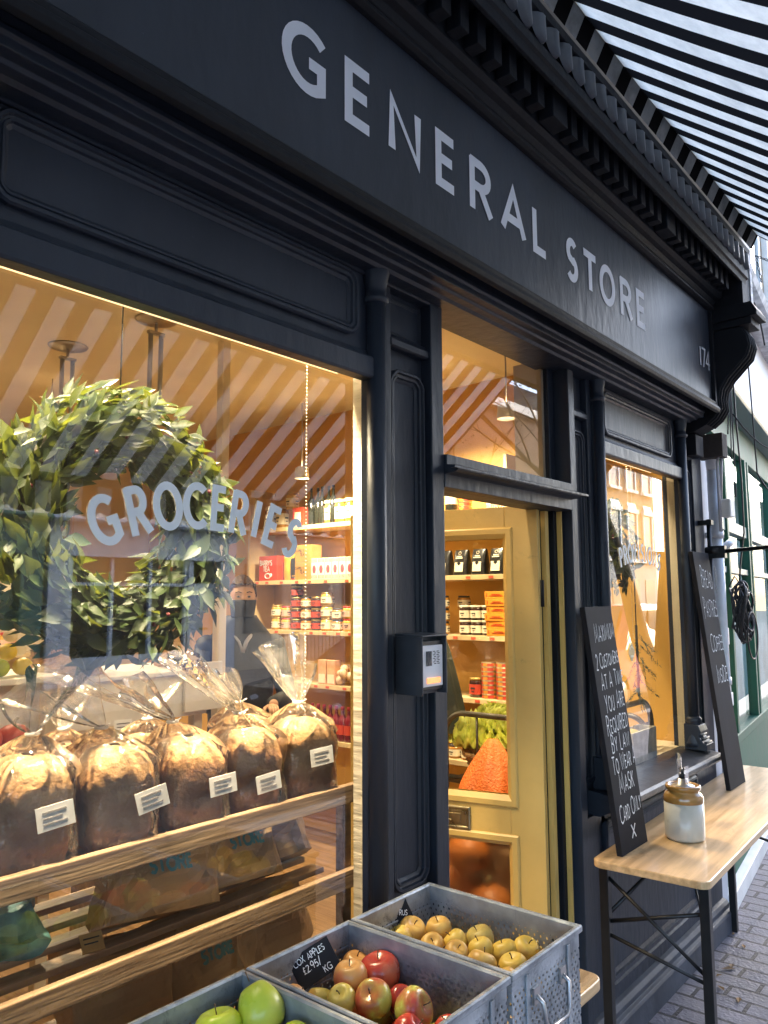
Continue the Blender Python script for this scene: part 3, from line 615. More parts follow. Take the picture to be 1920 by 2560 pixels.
# ------------------------------------------------ loaves in cellophane
def lprof(sx,sy,h,seed,ex=0):
    off=Vector((seed*3.1,seed*1.7,seed))
    def f(u,v):
        a=u*2*PI; t=(v-.5)*PI*.999; ca,sa=cos(a),sin(a); cb,sb=cos(t),sin(t)
        p=.34
        q=lambda x:math.copysign(abs(x)**p,x)
        X=q(ca)*abs(cb)**.28; Y=q(sa)*abs(cb)**.28; Z=math.copysign(abs(sb)**.62,sb)
        wd=.95+.09*math.exp(-((Z-.42)/.28)**2)
        X*=wd;Y*=wd
        z=(Z+1)/2
        if z>.66: z+=.16*(1-min(1,(X*X+Y*Y)*.5))
        P=Vector((X*sx/2,Y*sy/2,z*h))
        n=noise.noise(P*22+off)*.0048+noise.noise(P*70+off)*.0022
        return P*(1+0)+Vector((X,Y,Z))*(n+ex)
    return f
def loaf(loc,rz,s,label,seed,lean=(-.5,.1),tag_pos=(1,-.2),flare=1.0,group='wrapped loaves on the window rack'):
    sx,sy,h=.145*s,.155*s,.184*s
    t=thing('bread_loaf',label,'loaf of bread',loc,rz,group)
    b=MB(); b.grid(lprof(sx,sy,h,seed),64,40,cu=True); me=b.build('loaf_crust',BREAD,t)
    # bag body
    off=Vector((seed*5.3,2,seed)); r2=random.Random(seed)
    nx,nz=lean
    def bagf(u,v):
        a=u*2*PI; q=lambda x:math.copysign(abs(x)**.5,x)
        X=q(cos(a));Y=q(sin(a))
        if v<.55:
            k=v/.55; z=k*h*.93; rx_=sx/2*(1.15-.06*k); ry=sy/2*(1.13-.05*k); x=X*rx_; y=Y*ry
            if k<.05: x*=1.05;y*=1.05
        else:
            k=(v-.55)/.45; e=(1-k)**.75; z=h*.93+(h*.42)*k**.8; 
            x=cos(a)*.010+ (X*sx/2*1.08)*e+nx*.03*k; y=sin(a)*.010+(Y*sy/2*1.08)*e+ny*.03*k
            f=1+.30*(abs(sin(a*5.5+seed+.3*noise.noise(Vector((k*3,seed,0)))))-.6)*sin(PI*min(1,k*1.1))+.10*sin(a*17+2*seed)*k
            cx_,cy_=nx*.03*k,ny*.03*k; x=cx_+(x-cx_)*f; y=cy_+(y-cy_)*f
        P=Vector((x,y,z)); n=abs(noise.noise(P*9+off))*.024+abs(noise.noise(P*20+off))*.006
        rad=Vector((x,y,0)); 
        return P+(rad.normalized() if rad.length>1e-5 else Vector((0,0,0)))*(n*(.9 if v<.75 else .3))+Vector((0,0,.001))
    nx,ny=lean
    b=MB(); b.grid(bagf,72,34,cu=True); b.build('cellophane_bag',CELLO,t)
    # gathered tail above the neck
    zn=h*1.35; nxp,nyp=nx*.03,ny*.03
    def fl(u,v):
        a=u*2*PI; r_=.009+.094*flare*s*v**.8*(1+.30*sin(a*2+seed)+.10*sin(a*5+seed*2))
        fold=.024*(abs(((a*5/PI+seed)%2)-1)-.5)*2*v*flare; z=zn+(.135*flare*s)*v*(1+.32*sin(a*1+seed*1.3)+.12*sin(a*3+seed))
        d=Vector((nx,ny,0))*.16*v*flare*s
        P=Vector((nxp+cos(a)*(r_*.95+fold),nyp+sin(a)*(r_*.55+fold),z))+d
        return P+noise.noise_vector(P*11+off)*.018*v
    b=MB(); b.grid(fl,80,9,cu=True); b.build('bag_tail',CELLOF,t)
    b=MB(); b.tube([(nxp+.013*cos(q*PI/5),nyp+.013*sin(q*PI/5),zn) for q in range(10)],.004,6,True); b.tube([(nxp,nyp-.012,zn),(nxp+.012,nyp-.03,zn+.012)],.002,5); b.build('bag_tie',CARD,t)
    if tag_pos is not None:
        q,zt,rot=tag_pos
        y0=-sy/2*1.19-.005; x0=q*sx
        Tm=TM((x0,y0,zt*h),0,0,R(rot)); b=MB(); b.box(-.033*s,.033*s,-.0018,0,-.022*s,.022*s,Tm); lb=b.build('price_label',CARD,t)
        b=MB()
        for k in range(3): b.box(-.022*s,(.02-.008*(k%2))*s,-.0030,-.0021,(.010-.010*k)*s-.0016,(.010-.010*k)*s+.0013*(2 if k==0 else 1),Tm)
        b.build('label_print',mat('grey_print',(.35,.33,.32),.6),lb)
    return t
LZ=1.132
ff=[((.835,.315,LZ),-.25,1.13,'large dark wrapped loaf nearest the camera, white label on its right corner',1,(.35,.4),(.22,.62,-9),.82),
((1.04,.31,LZ),-.30,1.10,'wrapped loaf with a tilted label, second from the left edge of the rack',2,(-1.0,.2),(.38,.60,-14),.72),
((1.245,.305,LZ),-.28,1.06,'wrapped loaf with a pale floury top in the middle of the front row',3,(-1.3,.3),(.35,.60,-7),.9),
((1.44,.305,LZ),-.3,1.05,'wrapped loaf just right of the middle one, label low on its front',4,(-.7,.3),(.12,.48,-9),.92),
((1.635,.30,LZ),-.3,1.08,'wrapped loaf at the right end of the rack beside the white window reveal',5,(-.1,.3),(.10,.66,-6),.95)]
for a in ff: loaf(*a)
loaf((.60,.30,LZ),-.3,1.1,'wrapped loaf half cut off by the left edge of the picture',6,(-.6,.2),None,.75)
loaf((1.02,.52,LZ),-.2,1.0,'wrapped loaf behind the two nearest ones, only its top showing',7,(.2,.2),None,.5)
loaf((1.25,.50,LZ),.2,1.0,'wrapped loaf lying behind the middle loaf with an amber top',8,(.3,.1),None,.7)
loaf((1.60,.50,LZ),-.1,1.05,'wrapped loaf behind the right end loaf with a wide open tail',9,(-.9,.2),None,.9)
loaf((.80,.54,LZ),-.1,1.0,'wrapped loaf in the back row near the left edge of the window',10,(-.3,.2),None,.45)
# ------------------------------------------------ paper bags
def paperbag(loc,rot,w_,h_,d_,label,words=('GENERAL','STORE'),seed=0,m=None,open_=.2):
    t=thing('paper_bag',label,'paper bag',loc,0,'paper bags on the lower tiers of the rack',rot)
    off=Vector((seed,seed*2,3))
    def f(u,v):
        a=u*2*PI; q=lambda x:math.copysign(abs(x)**.45,x)
        k=1-.35*v*(1-open_); x=q(cos(a))*w_/2*(1+.04*sin(v*5+seed)); y=q(sin(a))*d_/2*k; P=Vector((x,y,v*h_))
        n=(abs(noise.noise(P*7+off))*.085-.025)+abs(noise.noise(P*19+off*2))*.030
        return P+Vector((0,1,0)).lerp(Vector((1,0,0)),abs(cos(a))**4)*n
    b=MB(); b.grid(f,34,13,cu=True,smooth=False); b.add([f(i/34,0)*1 for i in range(34)],[tuple(range(34))]); bd=b.build('bag_body',m or KRAFT,t)
    if words:
        b=MB(); H=h_*.13
        for i,wd in enumerate(words):
            W=textwidth(wd,H,.85,.16); 
            def pl(x,z): return (x,-.5*d_*(1-.35*(z/h_)*(1-open_))-.030,z)
            textline(b,wd,-W/2,h_*(.60-.22*i),H,.0085,pl,.85,.16,.05,tilt=0)
        pr=b.build('printed_writing',TEAL,bd)
    return t
paperbag((1.20,.34,.925),(R(-24),R(3),R(-8)),.30,.24,.13,'big crumpled brown paper bag with teal print at the left of the middle tier',('GENERAL','STORE'),1)
paperbag((1.47,.36,.925),(R(-24),R(0),R(-8)),.24,.23,.12,'brown paper bag with teal print leaning in the middle of the tier',('GENERAL','STORE'),2)
paperbag((1.655,.40,.93),(R(-30),R(-6),R(-12)),.19,.25,.12,'plain folded paper bag at the right end of the middle tier',None,3,mat('pale_kraft',(.40,.27,.15),.6,0,.15,6,.5,12))
paperbag((1.10,.36,.69),(R(-18),R(4),R(-5)),.28,.20,.14,'shaded paper bag at the left of the bottom tier',None,4)
paperbag((1.36,.36,.69),(R(-18),R(-3),R(-5)),.26,.20,.14,'shaded paper bag with teal print in the middle of the bottom tier',('GENERAL','STORE'),5)
paperbag((1.60,.38,.69),(R(-18),R(2),R(-12)),.22,.20,.14,'shaded paper bag at the right of the bottom tier',None,6)
tp=paperbag((.80,.40,.945),(R(-66),R(4),R(-16)),.25,.22,.075,'teal printed packet lying flat at the left edge of the middle tier',None,21,mat('teal_packet',(.035,.17,.20),.45,0,.5,14,.6,20,c2=(.10,.30,.32))); tp['category']='packet'
# price cards on tier
def card(loc,rot,w_,h_,label,m=None,name='price_card',lines=2):
    t=thing(name,label,'price card',loc,0,None,rot); b=MB(); b.box(-w_/2,w_/2,-.001,.001,0,h_); b.build('card',m or CARD,t)
    b=MB()
    for k in range(lines): b.box(-w_*.36,w_*(.36-.1*(k%2)),-.0022,-.0012,h_*(.68-.26*k),h_*(.74-.26*k))
    b.build('card_print',INKM,t)
    return t
card((1.0,.30,.918),(R(-50),0,R(-12)),.05,.045,'small kraft price card clipped to a slat of the middle tier',mat('kraft_card',(.5,.32,.12),.7))
# window price stand bits behind
PUMPG=mat('dark_green_squash',(.05,.065,.018),.4,0,.4,14,.1,30,c2=(.10,.12,.04))
def squash(loc,r,label,m,ribs=10,flat=.75,cat='squash',name='squash',group=None,stalk=True,rz=0):
    t=thing(name,label,cat,loc,rz,group)
    b=MB(); b.lathe([(r*max(.05,sin(PI*i/12))*(1),r*flat*(1-cos(PI*i/12))) for i in range(13)],36,None,False,True,lambda a,z,rr:1-.07*abs(sin(a*ribs/2))); b.build('squash_body',m,t)
    if stalk: b=MB(); b.tube([(0,0,r*flat*2-.01),(.004,0,r*flat*2+r*.2),(.015,.0,r*flat*2+r*.34)],[r*.13,r*.09,r*.10],7); b.build('stalk',mat('dry_stalk',(.25,.2,.1),.8),t)
    return t
squash((1.08,.86,.88),.085,'dark green squash low behind the middle tier',PUMPG)

# ============================================================ WREATHS
def wreath(loc,label,seed,RR=.235,rr=.105,n=1150,bow=False):
    t=thing('bay_wreath',label,'wreath',loc,0,'bay leaf wreaths in the windows'); r=random.Random(seed)
    b=MB(); b.tube([(RR*cos(2*PI*i/40),0,RR*sin(2*PI*i/40)) for i in range(40)],.03,8,True); b.build('wreath_ring',mat('dark_twigs',(.03,.025,.012),.8),t)
    b=MB()
    for i in range(n):
        th=r.uniform(0,2*PI); ph=r.uniform(0,2*PI); d=rr*r.uniform(.35,1.0)**.7*(1+.12*sin(3*th+seed))
        c=Vector((cos(th),0,sin(th))); out=c*cos(ph)+Vector((0,1,0))*sin(ph)
        P=c*RR+out*d
        tang=Vector((-sin(th),0,cos(th)))*(-1 if r.random()<.8 else 1)
        dirv=(tang*r.uniform(.5,1.1)+out*r.uniform(.05,.6)+c*r.uniform(-.15,.45)+Vector((r.uniform(-.5,.5),r.uniform(-.5,.5),r.uniform(-.4,.5)))).normalized()
        nrm=(out+Vector((r.uniform(-.7,.7),r.uniform(-.7,.7),r.uniform(-.3,.9)))); side=dirv.cross(nrm).normalized(); nrm=side.cross(dirv).normalized()
        ln=r.uniform(.038,.082); wd=ln*r.uniform(.36,.50)
        cu=r.uniform(-.2,.35); pr=[0,.55,.95,.85,.4,0.02]
        vs=[]
        for j in range(6):
            s=j/5; q=P+dirv*ln*s-nrm*cu*ln*s*s; w_=wd*pr[j]*.5
            vs+=[q+side*w_+nrm*w_*.35,q,q-side*w_+nrm*w_*.35]
        fs=[]
        for j in range(5):
            for k in (0,1): a_=j*3+k; fs.append((a_,a_+1,a_+4,a_+3))
        b.add(vs,fs,True)
    b.build('leaves',LEAF,t)
    b=MB()
    for i in range(26): 
        th=r.uniform(0,2*PI); b.ball((cos(th)*RR+r.uniform(-.05,.05),-rr*.8+r.uniform(-.02,.02),sin(th)*RR+r.uniform(-.05,.05)),.006,6,4)
    b.build('berries',mat('dark_berries',(.12,.02,.02),.3),t)
    b=MB(); b.tube([(0,0,RR),(0,0,RR+.62)],.002,5); b.build('hanging_cord',BLACKM,t)
    return t
wreath((1.04,.335,1.885),'big bay leaf wreath hanging behind the large left window',3,.240,.090,2300)
wreath((3.715,.26,1.955),'bay leaf wreath half hidden behind the door side of the right window',5,.150,.080,800)

# roller blinds
def blind(x0,x1,label,xc,zb,loop=False):
    t=thing('roller_blind',label,'blind',(0,0,0)); b=MB(); b.tube([(x0,.22,2.50),(x1,.22,2.50)],.022,14); b.build('blind_roll',mat('blind_cloth',(.8,.72,.55),.7),t)
    b=MB(); b.box(x0,x1,.20,.24,2.525,2.54); b.build('blind_bracket',CREAM,t)
    b=MB()
    z=2.46
    while z>zb: b.ball((xc,.175,z),.0026,6,4); z-=.0105
    if loop:
        z=2.46
        while z>zb: b.ball((xc+.05,.175,z),.0022,6,4); z-=.0105
        for i in range(8): b.ball((xc+.025-.025*cos(PI*i/7),.175,zb-.02*sin(PI*i/7)),.0022,6,4)
    b.build('bead_chain',mat('steel_beads',(.6,.55,.45),.3,.6),t)
blind(.60,1.57,'rolled up cream blind across the top of the left window with a long bead chain',1.672-.14,1.38)
blind(3.10,3.96,'rolled up blind at the top of the right window with a looped chain',3.80,1.52,True)

# ============================================================ INTERIOR: shelving and stock
su=thing('shelving_unit','tall pale wooden shelves of groceries along the side wall','shelves',(3.93,0,0))
SH=[2.237,1.845,1.485,1.12,.75,.38]
for z in SH:
    b=MB(); b.box(0,.262,.98,3.24,z-.03,z); b.build('shelf',SHELFW,su,bevel=.002)
for y in (.955,2.04,3.24):
    b=MB(); b.box(.004,.262,y,y+.024,.05,2.55); b.build('upright',SHELFW,su,bevel=.002)
TAGM=mat('red_tag',(.65,.10,.05),.5)
for z in SH[1:4]:
    b=MB(); y=1.06
    while y<3.2: b.box(-.003,-.0005,y,y+.032,z-.023,z-.008); y+=rnd.choice([.11,.13,.16,.2])
    b.build('shelf_price_tags',TAGM,su)
# item prototypes; origin at base centre
def jarproto(nm,r,h,bodym,lidm,labm,lidr=.86,lid_h=.016,label='x',cat='jar',group='jars on the wall shelves',glass=False):
    t=thing(nm,label,cat,(0,0,0),0,group)
    b=MB(); b.lathe([(r*.92,0),(r,.006),(r,h*.74),(r*.93,h*.82),(r*.8,h*.88),(r*.8,h-lid_h*.5)],16); b.build('jar_body',bodym,t)
    b=MB(); b.lathe([(r*lidr,h-lid_h),(r*lidr*1.02,h-lid_h*.8),(r*lidr*1.02,h-.002),(r*lidr*.95,h)],16); b.build('lid',lidm,t)
    if labm:
        b=MB(); b.lathe([(r*1.012,h*.16),(r*1.012,h*.66)],18,None,False,False); lb=b.build('jar_label',labm,t)
        b=MB()
        for s0 in (0,PI/2,PI,3*PI/2):
            T=Matrix.Rotation(s0+PI,4,'Z')
            b.box(r*1.014,r*1.02,-r*.35,r*.35,h*.42,h*.50,T); b.box(r*1.014,r*1.02,-r*.2,r*.2,h*.28,h*.33,T)
        b.build('label_print',INKM,lb)
    return t
def boxproto(nm,sx,sy,sz,m,label,cat,group,pr=None,pm=None,bevel=.002):
    t=thing(nm,label,cat,(0,0,0),0,group); b=MB(); b.box(-sx/2,sx/2,-sy/2,sy/2,0,sz); b.build('box_body',m,t,bevel=bevel)
    if pr: b=MB(); pr(b); b.build('box_print',pm,t)
    return t
used={}
def place(key,proto,loc,label,rz=0,rot=None,scale=None):
    if key not in used:
        used[key]=1; proto.location=loc; proto.rotation_euler=rot or (0,0,rz); proto['label']=label
        if scale: proto.scale=(scale,)*3 if not hasattr(scale,'__len__') else scale
        index(proto); return proto
    return dup(proto,loc,rz,label,rot,scale)
HONEY=mat('amber_preserve',(.38,.17,.03),.15,0,.2,20,coat=.5); DARKJ=mat('dark_jam',(.035,.012,.01),.12,0,.2,20,coat=.6); YJ=mat('yellow_preserve',(.55,.33,.06),.2,0,.2,20,coat=.5)
CLID=mat('cream_lid',(.75,.66,.5),.4); BLID=mat('black_lid',(.02,.02,.03),.35); GLID=mat('gold_lid',(.55,.38,.12),.3,.7); RLID=mat('red_lid',(.5,.04,.04),.35)
LABC=mat('cream_label',(.82,.74,.55),.6,0,.05,40); LABR=mat('red_label',(.55,.06,.03),.5); LABP=mat('pink_label',(.7,.42,.33),.6)
SX=4.0
J1=jarproto('clip_jar',.048,.165,HONEY,CLID,LABC,1.05,.02)
J2=jarproto('honey_jar',.048,.13,YJ,GLID,LABC,.9)
J3=jarproto('dark_jam_jar',.043,.105,DARKJ,CLID,LABC,1.0,.014)
J4=jarproto('chutney_jar',.045,.115,HONEY,BLID,LABC,.9)
J5=jarproto('mustard_jar',.046,.125,YJ,RLID,LABP,.9)
J6=jarproto('pickle_jar',.045,.115,DARKJ,GLID,LABR,.9)
# top shelf in window view
for i,(y,pr,k) in enumerate([(3.07,J1,'a'),(2.95,J1,'a'),(2.44,J1,'a'),(2.34,J1,'a'),(2.24,J1,'a')]):
    place('J1',J1,(SX,y,SH[0]+.001),'tall cream lidded jar of preserve, %s from the left on the top shelf'%ORD[i])
for i in range(2): place('J2',J2,(SX,2.84,SH[0]+.001+.131*i),['lower','upper'][i]+' of two stacked gold lidded jars on the top shelf')
redtin=boxproto('tea_caddy',.10,.115,.135,LABR,'dark red square caddy with a cream label on the top shelf','caddy',None,lambda b:b.box(-.053,-.0505,-.03,.03,.03,.10),LABC); redtin.location=(SX-.01,2.72,SH[0]+.001)
def bottleproto(nm,r,h,m,lm,capm,label,group):
    t=thing(nm,label,'bottle',(0,0,0),0,group); b=MB(); b.lathe([(r*.9,0),(r,.008),(r,h*.58),(r*.85,h*.66),(r*.4,h*.76),(r*.33,h*.80),(r*.33,h*.93)],16); b.build('bottle_glass',m,t)
    b=MB(); b.lathe([(r*.38,h*.90),(r*.38,h),(r*.3,h+.002)],12); b.build('cap',capm,t)
    if lm: b=MB(); b.lathe([(r*1.01,h*.2),(r*1.01,h*.48)],16,None,False,False); b.build('bottle_label',lm,t)
    return t
OIL=mat('dark_bottle_glass',(.02,.022,.018),.08,0,.2,10,coat=.6)
BT=bottleproto('oil_bottle',.027,.27,OIL,None,BLID,'x','dark bottles on the top shelf')
for i in range(5): place('BT',BT,(SX-.02+.012*(i%2),2.62-.055*i,SH[0]+.001),'slim dark bottle with square black cap, %s from the left on the top shelf'%ORD[i])
WB=bottleproto('wine_bottle',.04,.26,OIL,LABC,BLID,'dark bottle with cream label at the left of the top shelf behind the door','bottle'); WB['group']=''; del WB['group']; WB.location=(SX,1.40,SH[0]-.04+.041)
# tins
def tinproto(nm,r,h,label,group):
    t=thing(nm,label,'tin',(0,0,0),0,group); b=MB(); b.lathe([(r*.97,0),(r,.002),(r,h-.002),(r*.97,h)],18); b.build('tin_can',mat('orange_red_tin',(.62,.16,.03),.35,.1,.2,60,c2=(.75,.30,.04)),t)
    for k in range(2):
        b=MB(); T=Matrix.Rotation(PI*.5*k+PI*.75,4,'Z'); b.lathe([(r*1.01,h*.15),(r*1.01,h*.85)],6,T,False,False,None,-.42,.42); b.build('tin_label',REDM,t); b=MB(); b.lathe([(r*1.02,h-.004),(r*1.02,h),(r*.9,h+.0004)],18); b.lathe([(r*1.02,0.0003),(r*1.02,.004)],18); b.build('tin_rim',mat('tin_rim_metal',(.7,.6,.4),.3,.8),t)
    return t
TN=tinproto('fish_tin',.043,.0255,'x','round orange and red tins stacked on the shelves')
for i in range(4): place('TN',TN,(SX-.02,1.285,SH[0]+.001+.0262*i),'orange and red tin, %s from the bottom of the small stack on the top shelf'%ORD[i])
for c,(y,nn) in enumerate([(1.135,8),(1.035,8)]):
    for i in range(nn): place('TN',TN,(SX-.02,y,SH[3]+.034+.0262*i-.033),'orange and red tin, %s from the bottom of the %s tall stack'%(ORD[i],['left','right'][c]))
place('J6b',dup(J6,(0,0,0)),(SX,1.235,SH[3]+.001),'small dark pickle jar leaning beside the tall stacks of tins')
place('J4',J4,(SX,1.18,SH[0]+.001),'stubby jar with a cream label beside the small stack of tins')
# patterned cartons
def cpr(b):
    for k in range(2): b.tube([(-.0505,.012*cos(2*PI*i/12),.08+.02*sin(2*PI*i/12)) for i in range(12)],.004,4,True)
CT=boxproto('patterned_carton',.09,.062,.148,LABC,'x','carton','patterned cartons on the second shelf',lambda b:(b.add([(-.0456,.018*cos(2*PI*i/14),.07+.03*sin(2*PI*i/14)) for i in range(14)],[tuple(range(14))]),[b.box(-.0458,-.0452,-.028+.012*k,-.022+.012*k,.118,.145) for k in range(5)],[b.box(-.0458,-.0452,-.028+.012*k,-.022+.012*k,.004,.03) for k in range(5)]),mat('plum_print',(.25,.06,.08),.5))
for i in range(6): place('CT',CT,(SX-.02,2.545-.068*i,SH[1]+.001),'slim carton with striped ends, %s from the left on the second shelf'%ORD[i])
for i in range(3): dup(CT,(SX-.01,1.09-.0-.0,SH[0]+.001) if i==0 else (SX-.01,1.09-.045*i,SH[0]+.001),0,'pale carton on the top shelf seen above the door, %s from the left'%ORD[i],scale=(1,.6,.7))
# red tea box, yellow bag, tea tins
def teapr(b):
    textline(b,"BARRY'S",-.085,.115,.035,.007,lambda x,z:(-.0525,-x-.0,z),.8,.12)
    textline(b,"TEA",-.05,.07,.035,.007,lambda x,z:(-.0525,-x,z),.9,.14)
    b.tube([(-.0525,.03*cos(a/3)+.0,.035+.018*sin(a/3)) for a in range(19)],.004,5,True); b.tube([(-.0525,-.035+.01*cos(a/2),.04+.012*sin(a/2)) for a in range(12)],.003,5,True)
tb=boxproto('tea_box',.10,.20,.185,mat('bright_red_card',(.60,.05,.02),.45,0,.05,8),"red tea box with white writing at the left of the second shelf",'tea box',None,teapr,CARD); tb.location=(SX,3.05,SH[1]+.001)
yb=thing('crisp_packet','bright yellow foil packet next to the red tea box','packet',(SX,2.865,SH[1]+.001))
b=MB(); b.grid(lambda u,v:(lambda a:(cos(a)*.035*(1-.8*abs(2*v-1)**3),sin(a)*.055*(1+.06*sin(v*9)),v*.195))(u*2*PI),24,14,cu=True); b.build('packet_foil',mat('yellow_foil',(.75,.5,.06),.25,.2,.2,10,.4,20),yb)
def campr(b):
    textline(b,"CAMPBELL'S",-.078,.075,.016,.0035,lambda x,z:(-.0555,-x,z),.8,.12); textline(b,"TEA",-.03,.045,.022,.005,lambda x,z:(-.0555,-x,z),.9,.14)
CB=boxproto('tea_tin',.11,.165,.125,mat('amber_tin',(.55,.28,.07),.35,.2,.12,12),'x','tea tin','amber tea tins on the second shelf',campr,INKM)
for i in range(2): place('CB',CB,(SX,2.67,SH[1]+.001+.126*i),['lower','upper'][i]+' of the two stacked amber tea tins on the second shelf')
dup(CB,(SX+.09,2.47,SH[1]+.001),0,'amber tea tin standing behind the patterned cartons')
bc=boxproto('coffee_carton',.09,.045,.16,BLID,'narrow black carton between the yellow packet and the tea tins','carton',None); bc.location=(SX,2.785,SH[1]+.001)
# coffee bags
def coffee():
    t=thing('coffee_bag','x','coffee bag',(0,0,0),0,'black coffee bags on the second shelf')
    b=MB(); b.grid(lambda u,v:(lambda a:(math.copysign(abs(cos(a))**.6,cos(a))*(.045*(1-.75*v**3)),math.copysign(abs(sin(a))**.5,sin(a))*(.052-.004*v),v*.155))(u*2*PI),28,12,cu=True); b.build('bag_foil',mat('black_foil',(.018,.018,.02),.3,0,.3,12,.3,25),t)
    T=Matrix.Translation((-.0455,0,.02))@Matrix.Rotation(R(8),4,'Y'); b=MB(); b.box(-.003,-.001,-.03,.03,.0,.058,T); b.build('bag_label',LABC,t)
    T=Matrix.Translation((-.034,0,.0))@Matrix.Rotation(R(18),4,'Y'); b=MB(); b.box(-.036,-.034,-.024,.024,.095,.101,T); b.box(-.036,-.034,-.018,.018,.106,.112,T); b.tube([(-.0345,.009*cos(q*PI/6),.13+.009*sin(q*PI/6)) for q in range(12)],.002,4,True,T); b.build('bag_print',LABC,t)
    return t
CF=coffee()
for i in range(4): place('CF',CF,(SX,1.452-.13*i,SH[1]+.001),'black coffee bag with a square cream label, %s from the left on the second shelf'%ORD[i])
for i in range(3): dup(J2,(SX,1.88-.12*i,SH[1]+.001),0,'gold lidded honey jar, %s from the left behind the coffee bags'%ORD[i])
# third shelf: window view stacked jars, door view jams and orange boxes
cols=[(J2,'gold lidded',2),(J5,'red lidded',2),(J6,'dark labelled',5),(J4,'black lidded',3),(J6,'dark labelled',3),(J2,'gold lidded',3),(J4,'black lidded',2),(J5,'red lidded',2)]
for c,(pr,ds,nn) in enumerate(cols):
    hh={J2.name:.13,J5.name:.125,J4.name:.115,J6.name:.115}[pr.name]*.68
    for i in range(nn):
        place(pr.name,pr,(SX-.01,2.98-.103*c,SH[2]+.001+hh*i+.001*i),'%s jar, %s up in the %s stack from the left, third shelf'%(ds,ORD[i],ORD[c]),scale=(1,1,.68),rz=rnd.uniform(-.6,.6))
for c in range(3):
    for i in range(2): place('J3',J3,(SX-.02,1.292-.081*c,SH[2]+.001+.0885*i),'dark jam jar with a cream lid, %s row, %s from the left'%(['lower','upper'][i],ORD[c]),scale=(.9,.9,.84))
for c in range(2):
    for i in range(3-0): dup(J4,(SX-.02+.06*0,1.46-.085*c if i<3 else 1.4,SH[2]+.001+.079*i),0,'black lidded jar, %s up in the stack %s of the dark jam'%(ORD[i],['left','right'][c]),scale=(.9,.9,.68)) if not (c==1) else None
for i in range(1): dup(J4,(SX+.08,1.37,SH[2]+.001+.079*2),0,'black lidded jar standing at the back above the dark jam',scale=(.9,.9,.68))
def obp(b):
    b.box(-.0575,-.0555,-.045,.045,.016,.019); b.box(-.0575,-.0555,-.03,.03,.024,.027)
    for y in (-.065,.065): b.box(-.0575,-.0555,y-.002,y+.002,.012,.032)
OB=boxproto('orange_box',.11,.16,.0425,mat('orange_card',(.80,.30,.03),.45,0,.05,8),'x','box','flat orange boxes stacked on the third shelf',obp,REDM)
for i in range(6): place('OB',OB,(SX-.015+.004*(i%2),1.04+.006*((i*7)%3-1),SH[2]+.001+.0432*i),'flat orange box, %s from the bottom of its stack'%ORD[i],rz=rnd.uniform(-.04,.04))
# fourth shelf: cartons, nets of garlic
CC=boxproto('juice_carton',.06,.075,.165,mat('peach_carton',(.75,.42,.26),.5,0,.15,20),'x','carton','peach cartons on the fourth shelf',lambda b:b.box(-.0325,-.0305,-.03,.03,.01,.07),LABC)
for i in range(2): place('CC',CC,(SX-.03,2.47-.085*i,SH[3]+.001),'peach coloured carton, %s on the fourth shelf'%['left of the pair','right of the pair'][i])
gar=thing('garlic_tray','shallow heap of pale bulbs in red netting on the fourth shelf','vegetables',(SX+.02,2.22,SH[3]+.001))
b=MB()
for i in range(46):
    b.ball((rnd.uniform(-.08,.07),rnd.uniform(-.15,.15),.025+rnd.random()*.09),(rnd.uniform(.024,.034),)*3,9,6)
b.build('bulbs',mat('pale_bulbs',(.62,.36,.2),.5,0,.25,25,c2=(.8,.6,.42)),gar)
# lower shelves: small bottles
SBm=mat('dark_red_drink',(.16,.01,.02),.1,0,.2,20,coat=.5)
SB=bottleproto('small_bottle',.024,.15,SBm,LABR,RLID,'x','small dark red bottles on the fifth shelf')
for i in range(8): place('SB',SB,(SX-.02,2.60-.058*i,SH[4]+.16*0+.001),'small dark red bottle, %s from the left on the fifth shelf'%ORD[i],scale=1.5)
for i in range(6): dup(J4,(SX,1.6-.1*i,SH[4]+.001),0,'black lidded jar, %s from the left on the fifth shelf'%ORD[i])

# central unit: white market counter with baskets and fruit
ct=thing('market_counter','white panelled display counter across the middle of the shop','counter',(0,0,0))
b=MB(); b.box(.4,1.69,1.76,2.35,1.37,1.395); b.box(1.695,2.50,1.78,2.35,1.35,1.368); b.build('counter_top',WHITEP,ct,bevel=.004)
b=MB(); b.box(1.70,2.45,1.80,1.82,1.15,1.348); b.box(2.30,2.52,1.77,1.79,1.17,1.40); b.box(1.05,1.68,1.95,1.97,1.12,1.368); b.build('front_panel',WHITEP,ct,bevel=.004)
b=MB(); b.box(.4,2.45,1.85,2.3,1.02,1.05); b.box(.4,2.45,1.80,2.3,.55,.58); b.build('lower_shelf',OLDW,ct)
b=MB(); 
for x in (.45,1.66,2.42,2.56): b.box(x,x+.05,1.86,1.91,.05,1.349 if x<2.5 else 3.09)
b.build('counter_leg',CREAM,ct,bevel=.003)
b=MB(); b.box(2.05,2.4,1.86,2.3,.60,1.0); b.build('under_box',mat('maroon_box',(.13,.02,.02),.5),ct)
